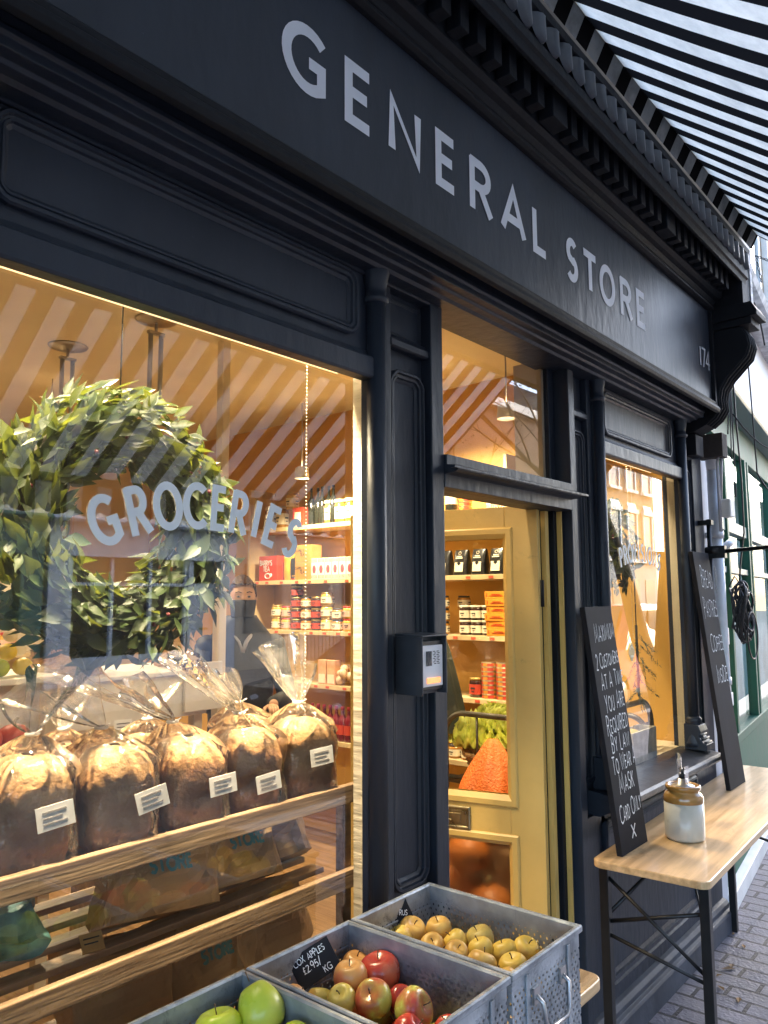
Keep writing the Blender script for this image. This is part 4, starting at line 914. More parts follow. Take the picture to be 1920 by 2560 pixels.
def basket(loc,r0,r1,h,label,handle=False,group=None,sq=1):
    t=thing('wicker_basket',label,'basket',loc,0,group); n=72; rows=int(h/.009)
    b=MB()
    prof=[]
    for i in range(rows*2+1):
        k=i/(rows*2); prof.append((r0+(r1-r0)*k,h*k))
    cnt=[0]
    def md(a,z,r): 
        i=round(z/(h/(rows*2))); row=i//2; return 1+.016*(1 if i%2 else -.5)+.022*sin(a*18+PI*row)
    b.lathe(prof,n,None,False,True,md); b.lathe([(0.001,.008),(r0*.98,.008)],n,None,False); b.lathe([(r1*.93,h*.8),(r1*.97,h)],n,None,False)
    b.build('woven_side',WICK,t)
    b=MB()
    for q in range(2): b.tube([(r1*1.0*cos(2*PI*i/48),r1*sin(2*PI*i/48),h+.006*(1 if (i+q)%2 else -1)) for i in range(48)],.008,6,True)
    b.build('woven_rim',WICK,t)
    if handle:
        b=MB()
        for q in range(3): b.tube([(r1*.96*cos(PI*i/20)*(1),.010*cos(i*1.1+q*2.1),h+.20*sin(PI*i/20)+.010*sin(i*1.1+q*2.1)) for i in range(21)],.007,6)
        b.build('basket_handle',WICK,t)
    if sq!=1: t.scale=(1,sq,1)
    return t
basket((1.82,2.02,1.37),.165,.135,.115,'round wicker basket standing on the white counter',False)
basket((1.22,2.15,1.397),.14,.17,.115,'wicker basket of fruit at the left end of the white counter')
YEL=mat('yellow_gourd',(.62,.45,.04),.4,0,.2,14); LIME=mat('green_lemon',(.32,.38,.05),.4,0,.25,14); PALE=mat('pale_gourd',(.66,.55,.34),.45,0,.15,14); ORG=mat('orange_pumpkin',(.62,.20,.03),.4,0,.2,14); REDS=mat('red_squash',(.5,.07,.03),.4,0,.2,14)
gl=[((1.13,2.12,1.50),.075,PALE,'large pale gourd on top of the left basket'),((1.24,2.05,1.50),.05,YEL,'yellow gourd resting on the right side of the left basket'),((1.02,1.98,1.48),.055,YEL,'bright yellow gourd at the very left of the counter'),((1.33,2.10,1.48),.06,LIME,'green gourd at the back between the baskets'),((1.36,1.86,1.397),.033,LIME,'smallest green fruit in front of the left basket'),((1.46,1.86,1.397),.042,LIME,'plump green fruit at the counter edge'),((1.56,1.87,1.397),.042,YEL,'yellow green fruit at the counter edge beside the round basket'),((1.52,1.93,1.455),.042,YEL,'yellow fruit stacked on the two green ones'),((1.55,1.97,1.53),.032,PALE,'cream fruit at the top of the little stack'),((1.60,1.99,1.47),.030,PALE,'cream fruit leaning against the stack'),((.95,1.95,1.397),.05,YEL,'yellow gourd on the counter at the left edge of the window')]
for p,r,m,l in gl: squash(p,r,l,m,7,.86,'gourd','gourd','gourds and lemons on the white counter',False)
for i in range(5): squash((1.74+.05*i,1.98+.05*(i%2),1.43),.038,'green gourd inside the round basket, %s from the left'%ORD[i],LIME,7,.85,'gourd','gourd','gourds and lemons on the white counter',False)
squash((1.22,1.45,1.17),.075,'red ribbed squash beneath the counter top at the left',REDS); squash((1.36,1.5,1.17),.06,'smaller red squash touching the larger red one',REDS)
mt=thing('crate_stand','dark slatted crate stand below the counter holding squashes','stand',(0,0,0))
b=MB(); b.box(.9,1.75,1.28,1.70,1.13,1.168); b.box(.9,1.75,1.28,1.30,1.17,1.2); b.build('crate_tray',OLDW,mt,bevel=.003)
b=MB(); [b.box(x,x+.04,1.4,1.6,.05,1.13) for x in (.95,1.66)]; b.build('crate_leg',OLDW,mt)
card((1.70,1.33,1.20),(R(-10),0,R(-10)),.07,.05,'white price card on the crate stand under the counter')
# paper sacks behind the wreath, next to the person
for i,(x,y,z,l) in enumerate([(2.42,2.05,1.370,'brown paper sack standing on the counter left of the masked person'),(2.62,2.35,1.30,'second brown sack just behind the one on the counter')]):
    s=paperbag((x,y,z),(0,0,R(-30+20*i)),.20,.34,.12,l,None,11+i,None,.5); s['group']='brown sacks on the counter'
# back wall shelves and lamp fittings
bw=thing('back_shelves','pale shelves against the back wall with rows of jars','shelves',(0,0,0))
for z in (.9,1.3,1.7,2.1): 
    b=MB(); b.box(.2,3.3,4.72,4.99,z-.03,z); b.build('shelf',SHELFW,bw)
for x in (.2,1.7,3.3):
    b=MB(); b.box(x-.02,x,4.721,4.99,.05,2.4); b.build('upright',SHELFW,bw)
k=0
for z in (.9,1.3,1.7,2.1):
    for i in range(7):
        dup([J1,J4,J2,J5][(i+k)%4],(.45+.4*i+rnd.uniform(-.05,.05),4.8,z+.001),0,'jar on the back wall shelves, %s shelf up, %s from the left'%(ORD[k],ORD[i]),scale=1.3)
    k+=1
def ceillamp(x,y,lab,drop=.5):
    t=thing('ceiling_lamp',lab,'lamp',(x,y,3.10),0,'ceiling lamps with steel tubes')
    b=MB(); b.lathe([(.001,-.02),(.07,-.018),(.10,-.008),(.105,-.001)],28); b.build('ceiling_plate',STEEL,t)
    b=MB(); b.tube([(0,0,-.02),(0,0,-.07)],.008,8); b.build('hook',STEEL,t)
    for dx in (-.03,.03):
        b=MB(); b.tube([(dx,0,-.07),(dx,0,-drop)],.012,8); b.build('lamp_tube',STEEL,t)
    b=MB(); b.box(-.045,.045,-.012,.012,-.08,-.065); b.build('lamp_bar',STEEL,t)
    return t
ceillamp(2.17,1.90,'steel tube ceiling lamp nearest the shelves'); ceillamp(2.09,2.62,'steel tube ceiling lamp left of the nearest one'); ceillamp(1.93,3.35,'furthest steel tube ceiling lamp at the left')

# ============================================================ PERSON
SKIN=mat('skin',(.62,.36,.22),.5,0,.08,14,sss=.1)
pe=thing('person','person in dark jacket and black face mask leaning forward behind the bread','person',(3.06,2.28,0),R(-35))
# local: faces -Y, head centre about z 1.72
b=MB()
def headf(u,v):
    a=u*2*PI; t=(v-.5)*PI*.998; d=Vector((cos(a)*cos(t),sin(a)*cos(t),sin(t)))
    x,y,z=d.x*.075,d.y*.095,d.z*.118
    if z<0: x*=1-.22*(-z/.118); y*=(1-.10*(-z/.118))
    front=max(0,-d.y)
    y-=.022*front**8*math.exp(-((z+.012)/.022)**2)*math.exp(-(x/.014)**2)
    y-=.008*math.exp(-((z-.03)/.012)**2)*front**3
    y+=.008*math.exp(-((abs(x)-.032)/.014)**2-((z-.008)/.012)**2)*front
    y-=.006*math.exp(-((z+.055)/.012)**2-(x/.025)**2)*front; y-=.008*math.exp(-((z+.095)/.02)**2-(x/.03)**2)*front
    return (x,y-.055,z+1.715)
b.grid(headf,48,36,cu=True)
for s in (-1,1): b.ball((s*.077,-.045,1.705),(.010,.022,.032),10,8)
def loft(b,rings,n=20):   # rings: (cx,cy,cz,rx,ry)
    vs=[];
    for cx,cy,cz,rx_,ry_ in rings:
        for j in range(n): a=2*PI*j/n; vs.append((cx+rx_*cos(a),cy+ry_*sin(a),cz))
    m=len(rings); b.add(vs,[(i*n+j,i*n+(j+1)%n,(i+1)*n+(j+1)%n,(i+1)*n+j) for i in range(m-1) for j in range(n)]+[tuple(range(n))[::-1],tuple(range((m-1)*n,m*n))],True)
loft(b,[(0,.02,1.40,.075,.065),(0,.005,1.47,.058,.058),(0,-.02,1.56,.053,.056),(0,-.03,1.64,.056,.06)])
loft(b,[(0,.03,.86,.15,.10),(0,.03,1.0,.135,.095),(0,.02,1.2,.155,.105),(0,.02,1.36,.15,.09),(0,.02,1.42,.07,.06)])
for s in (-1,1):
    loft(b,[(s*.10,.02,.05,.04,.06),(s*.10,.03,.14,.042,.045),(s*.10,.04,.34,.055,.058),(s*.10,.02,.5,.05,.055),(s*.095,.02,.7,.075,.08),(s*.085,.03,.9,.085,.095)],14)
    sh=Vector((s*.19,.02,1.38)); el=Vector((s*.27,-.06,1.13)); wr=Vector((s*.16,-.28,1.12)); 
    b.tube([sh,(sh+el)/2,el,(el+wr)/2,wr],[.05,.045,.038,.034,.026],12)
    pc=wr+Vector((-s*.01,-.05,-.005)); b.ball(pc,(.030,.048,.014),12,8)
    for k in range(4):
        x0=pc.x+(-.021+.014*k); L_=[.060,.072,.068,.055][k]; b.tube([(x0,pc.y-.035,pc.z),(x0,pc.y-.035-L_*.5,pc.z-.008),(x0,pc.y-.03-L_*.85,pc.z-.028)],[.0085,.008,.0065],8)
    b.tube([(pc.x-s*.022,pc.y+.015,pc.z),(pc.x-s*.045,pc.y-.015,pc.z-.008),(pc.x-s*.048,pc.y-.045,pc.z-.016)],[.011,.010,.008],8)
b.build('body',SKIN,pe)
b=MB()
for s in (-1,1): b.ball((s*.031,-.139,1.722),(.012,.008,.006),10,8)
b.build('eyes',mat('eye_white',(.28,.22,.18),.3),pe)
b=MB()
for s in (-1,1): b.ball((s*.031,-.1455,1.722),(.005,.003,.005),8,6); b.tube([(s*.015,-.152,1.745),(s*.031,-.154,1.750),(s*.048,-.145,1.745)],.003,5)
b.build('irises_and_brows',mat('dark_brown_hair2',(.05,.03,.02),.6),pe)
b=MB()
def hairf(u,v):
    a=u*2*PI; t=(-.12+.62*v)*PI; d=Vector((cos(a)*cos(t),sin(a)*cos(t),sin(t)))
    fr=max(0,-d.y); k=1.10+.05*noise.noise(d*6)+.03*sin(a*22)
    z=d.z*.118*k; 
    z=max(z,-.03+.105*min(1,fr*2.2)+.014*noise.noise(d*9))
    return (d.x*.075*k,d.y*.095*k-.050,z+1.72)
b.grid(hairf,64,18,cu=True); b.build('hair',mat('brown_hair',(.16,.09,.04),.55,0,.4,60,.5,120,stretch=(1,1,.2)),pe)
b=MB()
def maskf(u,v):
    a=-PI/2+(u-.5)*2.5; z=-.012-.10*v; k=1.0-.22*max(0,-z/.118)*.8
    rr=1.07; bul=.020*math.exp(-((v-.25)/.35)**2)*math.exp(-((u-.5)/.12)**2)
    return (cos(a)*.078*rr*k,sin(a)*(.098*rr*k)-.055-bul,z+1.715)
b.grid(maskf,24,12); b.build('face_mask',mat('black_mask',(.012,.012,.014),.7,0,.2,10,.3),pe,solid=.003)
JK=mat('dark_jacket',(.012,.013,.016),.6,0,.3,8,.5,14)
b=MB()
loft(b,[(0,.03,.84,.19,.14),(0,.03,1.0,.185,.135),(0,.03,1.2,.20,.14),(0,.03,1.38,.23,.14),(0,.02,1.47,.20,.125),(0,.01,1.53,.15,.115),(0,-.01,1.585,.105,.10),(0,-.02,1.612,.088,.09)],28)
for s in (-1,1):
    sh=Vector((s*.195,.02,1.43)); el=Vector((s*.275,-.05,1.13)); wr=Vector((s*.165,-.27,1.12)); b.ball(sh,(.075,.08,.07),14,10); b.tube([sh,(sh+el)/2,el,(el+wr)/2,wr],[.070,.064,.058,.050,.045],14)
b.build('jacket',JK,pe)
b=MB(); b.tube([(-.05,-.09,1.50),(-.02,-.115,1.46),(0,-.12,1.40)],.008,8); b.tube([(.05,-.09,1.50),(.02,-.115,1.46),(0,-.12,1.40)],.012,8); b.build('shirt_collar',mat('white_shirt',(.35,.36,.42),.7),pe)
b=MB()
for s in (-1,1): loft(b,[(s*.10,.03,.08,.06,.065),(s*.10,.03,.3,.068,.07),(s*.10,.03,.6,.082,.088),(s*.09,.03,.9,.10,.12)],16)
b.build('trousers',mat('dark_trousers',(.02,.022,.03),.8),pe)

# second figure partly seen through the door glass (dark green coat)
ph=thing('hanging_coat','dark green coat hanging near the shelves behind the door glass','coat',(3.32,1.16,.0),R(-60))
b=MB(); b.grid(lambda u,v:(lambda a:(cos(a)*(.10+.16*(1-v)**.6)*(1+.05*sin(a*7)),sin(a)*(.06+.05*(1-v)),1.02+.55*v))(u*2*PI),48,16,cu=True); b.build('coat_cloth',mat('dark_green_cloth',(.012,.018,.010),.7,0,.4,6,.5,12),ph)
b=MB(); b.tube([(0,0,1.56),(0,0,1.60),(.02,0,1.63)],.004,6); b.build('coat_hook',STEEL,ph)
pn=thing('hanging_notice','white notice held by a clip seen just right of the entry phone','notice',(2.46,.55,1.18),R(-32))
b=MB(); b.box(-.05,.05,-.001,.001,0,.20); b.build('notice_paper',CARD,pn)
b=MB(); [b.box(-.03,.02+.01*(k%2),-.003,-.0015,.03+.05*k,.038+.05*k) for k in range(3)]; b.build('notice_print',INKM,pn)
b=MB(); b.box(-.012,.012,-.006,.006,.19,.23); b.build('notice_clip',STEEL,pn)

# ============================================================ TROLLEY WITH LETTUCE
tr=thing('old_metal_trolley','old metal trolley with arched tube rails standing inside the door','trolley',(0,0,0))
TB=mat('worn_dark_metal',(.10,.09,.07),.35,.6,.35,12)
b=MB()
def arch(p0,p1,z0,z1,r=.09,n=8):
    p0=Vector(p0);p1=Vector(p1); d=(p1-p0).normalized(); pts=[p0+Vector((0,0,z0))]
    for i in range(n+1):
        a=PI/2*i/n; pts.append(p0+d*(r-r*cos(a))+Vector((0,0,z1-r+r*sin(a))))
    for i in range(n+1):
        a=PI/2*i/n; pts.append(p1-d*(r*cos(PI/2-a))*1+Vector((0,0,z1-r+r*cos(a)))+d*0-d*(r-r)*0) if False else pts.append(p1-d*(r-r*sin(a))+Vector((0,0,z1-r+r*cos(a))))
    pts.append(p1+Vector((0,0,z0))); return pts
b.tube(arch((3.27,.945,0),(3.27,.16,0),.1,1.14,.11),.014,10); b.build('side_rail',TB,tr)
b=MB()
for y in (.76,.58,.40): b.tube([(3.27,y,.82),(3.27,y,1.135)],.006,8)
b.tube([(3.27,.93,.83),(3.27,.17,.83)],.011,8); b.tube([(3.27,.83,.22),(3.27,.17,.22)],.011,8); b.build('rail_bars',TB,tr)
b=MB(); b.tube(arch((3.36,.17,0),(3.97,.17,0),.1,1.19,.12),.014,10); b.tube([(3.30,.17,1.045),(3.97,.17,1.045)],.008,8); b.box(3.86,3.885,.14,.155,1.0,1.09); b.build('end_rail',TB,tr)
b=MB(); b.tube(arch((3.97,.945,0),(3.97,.19,0),.1,1.1,.10),.014,10); b.box(3.27,3.97,.16,.94,.80,.815); b.box(3.27,3.90,.16,.84,.20,.212); b.build('trolley_deck',TB,tr)
bk=basket((3.50,.72,.817),.16,.205,.12,'wide wicker basket of lettuce on the trolley behind the door',True,None,1.15)
bk.rotation_euler=(0,0,R(60))
LET=mat('lettuce_leaf',(.45,.50,.07),.45,0,.3,12,.3,30,c2=(.78,.76,.22)); add_translucency(LET,(.6,.65,.12),.3)
def lettuce(loc,r,label,seed):
    t=thing('lettuce',label,'lettuce',loc,0,'curly lettuces in the basket'); rr=random.Random(seed); b=MB()
    for i in range(34):
        el=rr.uniform(.05,1.3); az=rr.uniform(0,2*PI); L_=r*rr.uniform(.8,1.15)
        T=Matrix.Rotation(az,4,'Z')@Matrix.Rotation(-el,4,'Y')
        ph_=rr.uniform(0,6)
        b.grid(lambda u,v:(L_*u+.012*sin(v*17+ph_)*u**2*0,(v-.5)*L_*1.25*sin(min(1,u*1.15)*PI*.62)**.8,.25*L_*u*u+ .022*u**2*sin((v-.5)*26+ph_)+.012*sin(u*14)*u),7,15,T=T)
    b.build('leaves',LET,t); return t
lettuce((3.42,.85,.95),.14,'pale curly lettuce at the left side of the basket',1); lettuce((3.50,.70,.965),.15,'large yellow green lettuce in the middle of the basket',2); lettuce((3.48,.78,1.03),.12,'curly lettuce heaped on top of the others',3); lettuce((3.50,.56,.96),.14,'greener lettuce at the right side of the basket',4)
on=thing('net_bag','bright orange net sack beside the lettuce basket','net sack',(3.17,.60,.60))
b=MB(); b.lathe([(.15+.03*sin(k/18*3)-.001 if k<4 else max(.012,.185*(cos(PI/2*(k-3)/16)**.9)),.45*k/18) for k in range(19)],48,TM((0,0,0),0,R(-6),R(8)),True,True,lambda a,z,r:1+.07*sin(a*5+z*9)+.04*sin(a*11-z*15)+.03*noise.noise(Vector((cos(a)*3,sin(a)*3,z*9)))); b.build('net_cloth',mat('orange_net',(.75,.16,.02),.6,0,.2,8,.9,90),on)
stl=thing('low_stool','low dark crate under the orange net sack','crate',(3.17,.60,0)); b=MB(); b.box(-.17,.17,-.17,.17,.40,.598); b.box(-.16,-.12,-.16,.16,.05,.40); b.box(.12,.16,-.16,.16,.05,.40); b.build('crate_box',OLDW,stl,bevel=.004)
for i,(x,y,z,rr_) in enumerate([(2.88,.48,.33,.11),(2.93,.70,.33,.125),(2.90,.60,.52,.10),(2.90,.93,.33,.11)]): squash((x,y,z),rr_,'orange pumpkin in the low crate behind the door, %s'%['nearest the door hinge','in the middle of the crate','stacked on top of the others','furthest into the shop'][i],ORG,12,.75,'pumpkin','pumpkin','orange pumpkins behind the lower door glass')
pc_=thing('pumpkin_crate','low slatted wooden crate of pumpkins behind the open door','crate',(2.90,.70,0)); b=MB(); b.box(-.14,.15,-.36,.36,.30,.328); b.box(-.14,-.125,-.36,.36,.329,.40); b.box(.135,.15,-.36,.36,.329,.40); b.build('crate_tray',OLDW,pc_,bevel=.003); b=MB(); b.box(-.13,-.09,-.33,-.29,.05,.30); b.build('crate_leg',OLDW,pc_); b=MB(); b.box(.09,.13,.29,.33,.05,.30); b.build('crate_leg',OLDW,pc_); b=MB(); b.box(-.13,-.09,.29,.33,.05,.30); b.build('crate_leg',OLDW,pc_); b=MB(); b.box(.09,.13,-.33,-.29,.05,.30); b.build('crate_leg',OLDW,pc_)
# right window display
wb=thing('window_crate','small white painted crate standing in the right window','crate',(3.62,.105,.955))
b=MB(); b.box(-.15,.13,-.045,-.037,.0,.14); b.box(-.15,.13,.037,.045,0,.14); b.box(-.15,-.142,-.0365,.0365,0,.14); b.box(.122,.13,-.0365,.0365,0,.14); b.box(-.141,.121,-.036,.036,0,.012); b.build('crate_panels',mat('worn_white_crate',(.62,.62,.58),.6,0,.25,20,.2),wb,bevel=.002)
bl=thing('window_board','painted board behind the right window glass','ledge',(0,0,0)); b=MB(); b.box(3.06,4.19,.046,.46,.91,.953); b.build('board',CREAM,bl)
sq=squash((3.58,.105,1.045),.034,'pale yellow loaf shaped squash in the white crate',mat('pale_yellow_squash',(.6,.47,.16),.5),6,.8,'squash')
fg=thing('fir_sprig','bunch of blue green fir sprigs hanging in the right window','foliage',(3.73,.13,1.43))
b=MB(); r_=random.Random(4)
for k in range(16):
    x=r_.uniform(-.05,.06); z=r_.uniform(-.20,.14); d=Vector((r_.uniform(-.5,.6),r_.uniform(-.5,.3),r_.uniform(-1,-.2))).normalized(); L_=r_.uniform(.08,.15)
    for j in range(46):
        p=Vector((x,0,z))+d*L_*j/46; n=Vector((r_.uniform(-1,1),r_.uniform(-1,1),r_.uniform(-1,1))).normalized(); n=(n+d*.6).normalized(); q=p+n*.018; s_=n.cross(d).normalized()*.0016
        b.add([p-s_,p+s_,q+s_*.4,q-s_*.4],[(0,1,2,3)])
b.build('needles',mat('fir_needles',(.05,.11,.10),.5,0,.3,20),fg)
b=MB(); b.tube([(0,0,.14),(0,0,.5)],.003,5); b.tube([(0,0,.14),(.0,0,-.2)],.006,6); b.build('fir_stem',mat('dark_twigs',(.03,.025,.012),.8),fg)
pil=thing('wall_boxing','brown painted boxed column against the mustard wall','column',(0,0,0)); b=MB(); b.box(4.12,4.198,.62,.80,.1,3.09); b.build('boxing_board',mat('brown_boxing',(.24,.14,.06),.6),pil)

# ============================================================ TABLES
def beertable(loc,rz,L_,W_,label):
    t=thing('folding_bench_table',label,'table',loc,rz)
    def rr(x0,x1,y0,y1,r=.035,n=5):
        p=[]
        for cx,cy,a0 in ((x1-r,y1-r,0),(x0+r,y1-r,90),(x0+r,y0+r,180),(x1-r,y0+r,270)):
            for i in range(n+1): a=R(a0+90*i/n); p.append((cx+r*cos(a),cy+r*sin(a)))
        return p
    b=MB(); b.slab(rr(0,L_,0,W_),.754,.78); b.build('tabletop',BENCH,t,bevel=.004)
    b=MB(); 
    for x in (.12,L_/2,L_-.15): b.box(x-.02,x+.02,.04,W_-.04,.730,.7535)
    b.build('batten',BENCH,t)
    for x,s in ((.055,1),(L_-.3,-1)):
        b=MB(); b.box(x-.016,x+.016,.012,.044,0,.752); b.build('leg',BLACKM,t,bevel=.002)
        b=MB(); b.box(x-.016,x+.016,W_-.044,W_-.012,0,.752); b.build('leg',BLACKM,t,bevel=.002)
        b=MB(); b.tube([(x,.03,.46),(x,W_-.03,.72)],.007,6); b.tube([(x+.003,.03,.66),(x+.003,W_-.03,.56)],.007,6); b.tube([(x,.03,.44),(x,W_-.03,.52)],.007,6); b.tube([(x,W_-.03,.58),(x+s*.28,W_*.6,.745)],.007,6); b.tube([(x,.03,.58),(x+s*.28,W_*.4,.745)],.003,6); b.build('leg_brace',BLACKM,t)
    return t
beertable((2.70,-.495,0),R(2.2),2.0,.40,'varnished wooden bench table holding the stoneware jar and the chalkboards')
beertable((.22,-.50,0),0,1.68,.42,'varnished wooden bench table underneath the metal fruit crates')

# ============================================================ FRUIT CRATES
def perf():
    M=mat('perforated_steel',(.30,.335,.38),.42,.55,.28,9,.25,30,c2=(.40,.435,.48)); N=M.node_tree.nodes; L=M.node_tree.links; bs=N['Principled BSDF']; o=N['Material Output']
    tc=N.new('ShaderNodeTexCoord'); sp=N.new('ShaderNodeSeparateXYZ'); L.new(tc.outputs['Object'],sp.inputs[0])
    def mth(op,a,b_=None,c_=None):
        n=N.new('ShaderNodeMath'); n.operation=op
        for i,x in enumerate((a,b_,c_)):
            if x is None: continue
            if isinstance(x,(int,float)): n.inputs[i].default_value=x
            else: L.new(x,n.inputs[i])
        return n.outputs[0]
    s=.0155; xy=mth('ADD',sp.outputs[0],sp.outputs[1]); rz=mth('DIVIDE',sp.outputs[2],s*.72); row=mth('FLOOR',rz); odd=mth('MULTIPLY',mth('MODULO',row,2),.5)
    fx=mth('SUBTRACT',mth('FRACT',mth('ADD',mth('ADD',mth('DIVIDE',xy,s),odd),100)),.5); fz=mth('SUBTRACT',mth('FRACT',rz),.5)
    d=mth('ADD',mth('POWER',mth('MULTIPLY',fx,s),2),mth('POWER',mth('MULTIPLY',fz,s*.72),2)); hole=mth('LESS_THAN',d,.0033**2)
    lo=mth('GREATER_THAN',sp.outputs[2],.02); hi=mth('LESS_THAN',sp.outputs[2],.183); hole=mth('MULTIPLY',hole,mth('MULTIPLY',lo,hi))
    t=N.new('ShaderNodeBsdfTransparent'); m=N.new('ShaderNodeMixShader'); L.new(hole,m.inputs[0]); L.new(bs.outputs[0],m.inputs[1]); L.new(t.outputs[0],m.inputs[2]); L.new(m.outputs[0],o.inputs[0])
    return M
PERF=perf()
def scuff(M,s1,lo,hi,k,s2=5):
    N=M.node_tree.nodes; L=M.node_tree.links; b=N['Principled BSDF']; tc=[n for n in N if n.type=='TEX_COORD'][0]; rp=[n for n in N if n.type=='VALTORGB'][0]
    a=N.new('ShaderNodeTexNoise'); a.inputs['Scale'].default_value=s1; a.inputs['Detail'].default_value=10; a.inputs['Roughness'].default_value=.8; a.inputs['Distortion'].default_value=1.5; L.new(tc.outputs['Object'],a.inputs['Vector'])
    m=N.new('ShaderNodeMapRange'); m.inputs[1].default_value=lo; m.inputs[2].default_value=hi; m.inputs[3].default_value=1; m.inputs[4].default_value=k; L.new(a.outputs['Fac'],m.inputs[0])
    v=N.new('ShaderNodeVectorMath'); v.operation='SCALE'; L.new(rp.outputs[0],v.inputs[0]); L.new(m.outputs[0],v.inputs['Scale']); L.new(v.outputs[0],b.inputs['Base Color'])
scuff(PERF,7,.52,.66,.45); scuff(GALV,7,.52,.66,.5); scuff(MUST,6,.60,.72,.62); scuff(PAINT,9,.63,.68,1.9); scuff(LETTER,8,.58,.72,.75)
def crate(loc,label,W_=.290,D_=.41,H_=.218):
    t=thing('metal_fruit_crate',label,'crate',loc,0,'perforated metal fruit crates')
    w2,d2=W_/2-.006,D_/2-.006
    b=MB(); b.box(-w2,w2,-d2,-d2+.0015,0,H_-.004); b.build('end_panel',PERF,t); b=MB(); b.box(-w2,w2,d2-.0015,d2,0,H_-.004); b.build('end_panel',PERF,t)
    b=MB(); b.box(-w2,-w2+.0015,-d2+.002,d2-.002,0,H_-.004); b.build('side_panel',PERF,t); b=MB(); b.box(w2-.0015,w2,-d2+.002,d2-.002,0,H_-.004); b.build('side_panel',PERF,t)
    b=MB(); b.box(-w2+.002,w2-.002,-d2+.002,d2-.002,.002,.004); b.build('base',GALV,t)
    b=MB(); b.mould([(-W_/2,-D_/2),(W_/2,-D_/2),(W_/2,D_/2),(-W_/2,D_/2)],[(0,0),(0,.010),(.002,.013),(.008,.013),(.011,.009),(.010,-.012),(.0085,-.012),(.009,.006),(.006,.008),(.004,.006),(.004,-.004),(.0,0)],Matrix(((1,0,0,0),(0,0,1,0),(0,1,0,H_-.011),(0,0,0,1))))
    b.build('rim',GALV,t)
    for x in (-.085,.085): b=MB(); b.box(x-.006,x+.006,-d2-.004,-d2-.0005,.01,H_-.02); b.build('pressed_rib',GALV,t,bevel=.001)
    for z in (.168,.12): b=MB(); b.box(-w2+.0005,w2-.0005,d2-.0045,d2-.002,z,z+.005); b.build('pressed_rib',GALV,t,bevel=.001)
    b=MB(); b.tube([(-.055,-d2-.003,.150),(-.055,-d2-.018,.140),(-.048,-d2-.022,.095),(-.035,-d2-.022,.085),(.035,-d2-.022,.085),(.048,-d2-.022,.095),(.055,-d2-.018,.140),(.055,-d2-.003,.150)],.0045,8)
    for x in (-.055,.055): b.box(x-.012,x+.012,-d2-.006,-d2-.0008,.135,.166)
    b.build('drop_handle',STEEL,t)
    return t
CZ=.782
c1=crate((1.483,-.375,CZ),'metal crate of russet apples at the door end of the bench')
index(c1)
c2=dup(c1,(1.186,-.375,CZ),0,'middle metal crate, holding red and green apples and a black price card')
c3=dup(c1,(.889,-.375,CZ),0,'metal crate of green pears cut off at the bottom of the picture')
# fruit
def fruitmat(name,a,b_,c_,sc=3,thr=(.4,.6),r=.3):
    M=mat(name,a,r,0,.1,sc,.05,120); N=M.node_tree.nodes
    rp=[n for n in N if n.type=='VALTORGB'][0]; rp.color_ramp.elements[0].position=thr[0]; rp.color_ramp.elements[1].position=thr[1]
    rp.color_ramp.elements[0].color=(*a,1); rp.color_ramp.elements[1].color=(*c_,1); e=rp.color_ramp.elements.new((thr[0]+thr[1])/2); e.color=(*b_,1)
    return M
RUS=[fruitmat('russet_skin',(.48,.27,.07),(.58,.35,.08),(.66,.46,.13),26,(.35,.65),.42),fruitmat('yellow_russet_skin',(.60,.40,.06),(.70,.50,.10),(.56,.31,.07),22,(.35,.7),.42),fruitmat('olive_russet_skin',(.36,.26,.07),(.48,.36,.09),(.56,.42,.12),24,(.35,.65),.45),fruitmat('orange_russet_skin',(.62,.32,.05),(.66,.38,.06),(.55,.36,.08),18,(.35,.65),.4)]
REDA=[fruitmat('red_apple_skin',(.30,.02,.02),(.42,.05,.03),(.50,.14,.06),14,(.35,.65),.25),fruitmat('red_green_apple_skin',(.42,.06,.04),(.45,.20,.06),(.48,.50,.10),16,(.38,.58),.25),fruitmat('orange_apple_skin',(.62,.28,.08),(.60,.32,.10),(.52,.14,.06),13,(.35,.65),.3),fruitmat('yellow_apple_skin',(.60,.50,.12),(.62,.48,.10),(.60,.30,.08),13,(.4,.7),.28)]
GRN=[fruitmat('green_pear_skin',(.34,.44,.04),(.42,.50,.05),(.52,.52,.09),11,(.35,.65),.28),fruitmat('lime_apple_skin',(.36,.48,.03),(.44,.54,.05),(.50,.52,.07),12,(.35,.65),.25)]
STK=mat('apple_stalk',(.10,.06,.03),.8)
def apple(loc,r,m,label,group,kind='apple',tilt=None,seed=0):
    t=thing(kind,label,kind,loc,0,group,tilt or (rnd.uniform(-.8,.8),rnd.uniform(-.8,.8),rnd.uniform(0,6)))
    off=Vector((seed,seed*2.3,1))
    def f(u,v):
        a=u*2*PI; t_=PI*v; ct=cos(t_)
        rr=sin(t_)**.9 if sin(t_)>0 else 0; z=-ct*.88
        z-= .30*math.exp(-((1-v)/.11)**2) ; z+=.16*math.exp(-(v/.10)**2)
        rr*=1+.10*max(0,z)+.02*cos(a*5)*max(0,-ct*-1)*0
        if kind=='pear':
            rr*=(1-.38*max(0,(v-.45)/.55)**1.0) if v>.45 else 1; z*=1.12 if v<.5 else 1.45
        P=Vector((cos(a)*rr,sin(a)*rr,z)); P*=1+.035*noise.noise(P*1.3+off)
        return P*r
    b=MB(); b.grid(f,30,20,cu=True); b.build('skin',m,t)
    zt=r*(.62 if kind!='pear' else 1.25); b=MB(); b.tube([(0,0,zt),(.001,0,zt+r*.26),(.003,.001,zt+r*.42)],[.0012,.0011,.0018],6); b.build('stalk',STK,t)
    b=MB(); b.ball((0,0,-r*.80),(r*.10,r*.10,r*.05),8,6); b.build('blossom_end',STK,t)
    return t
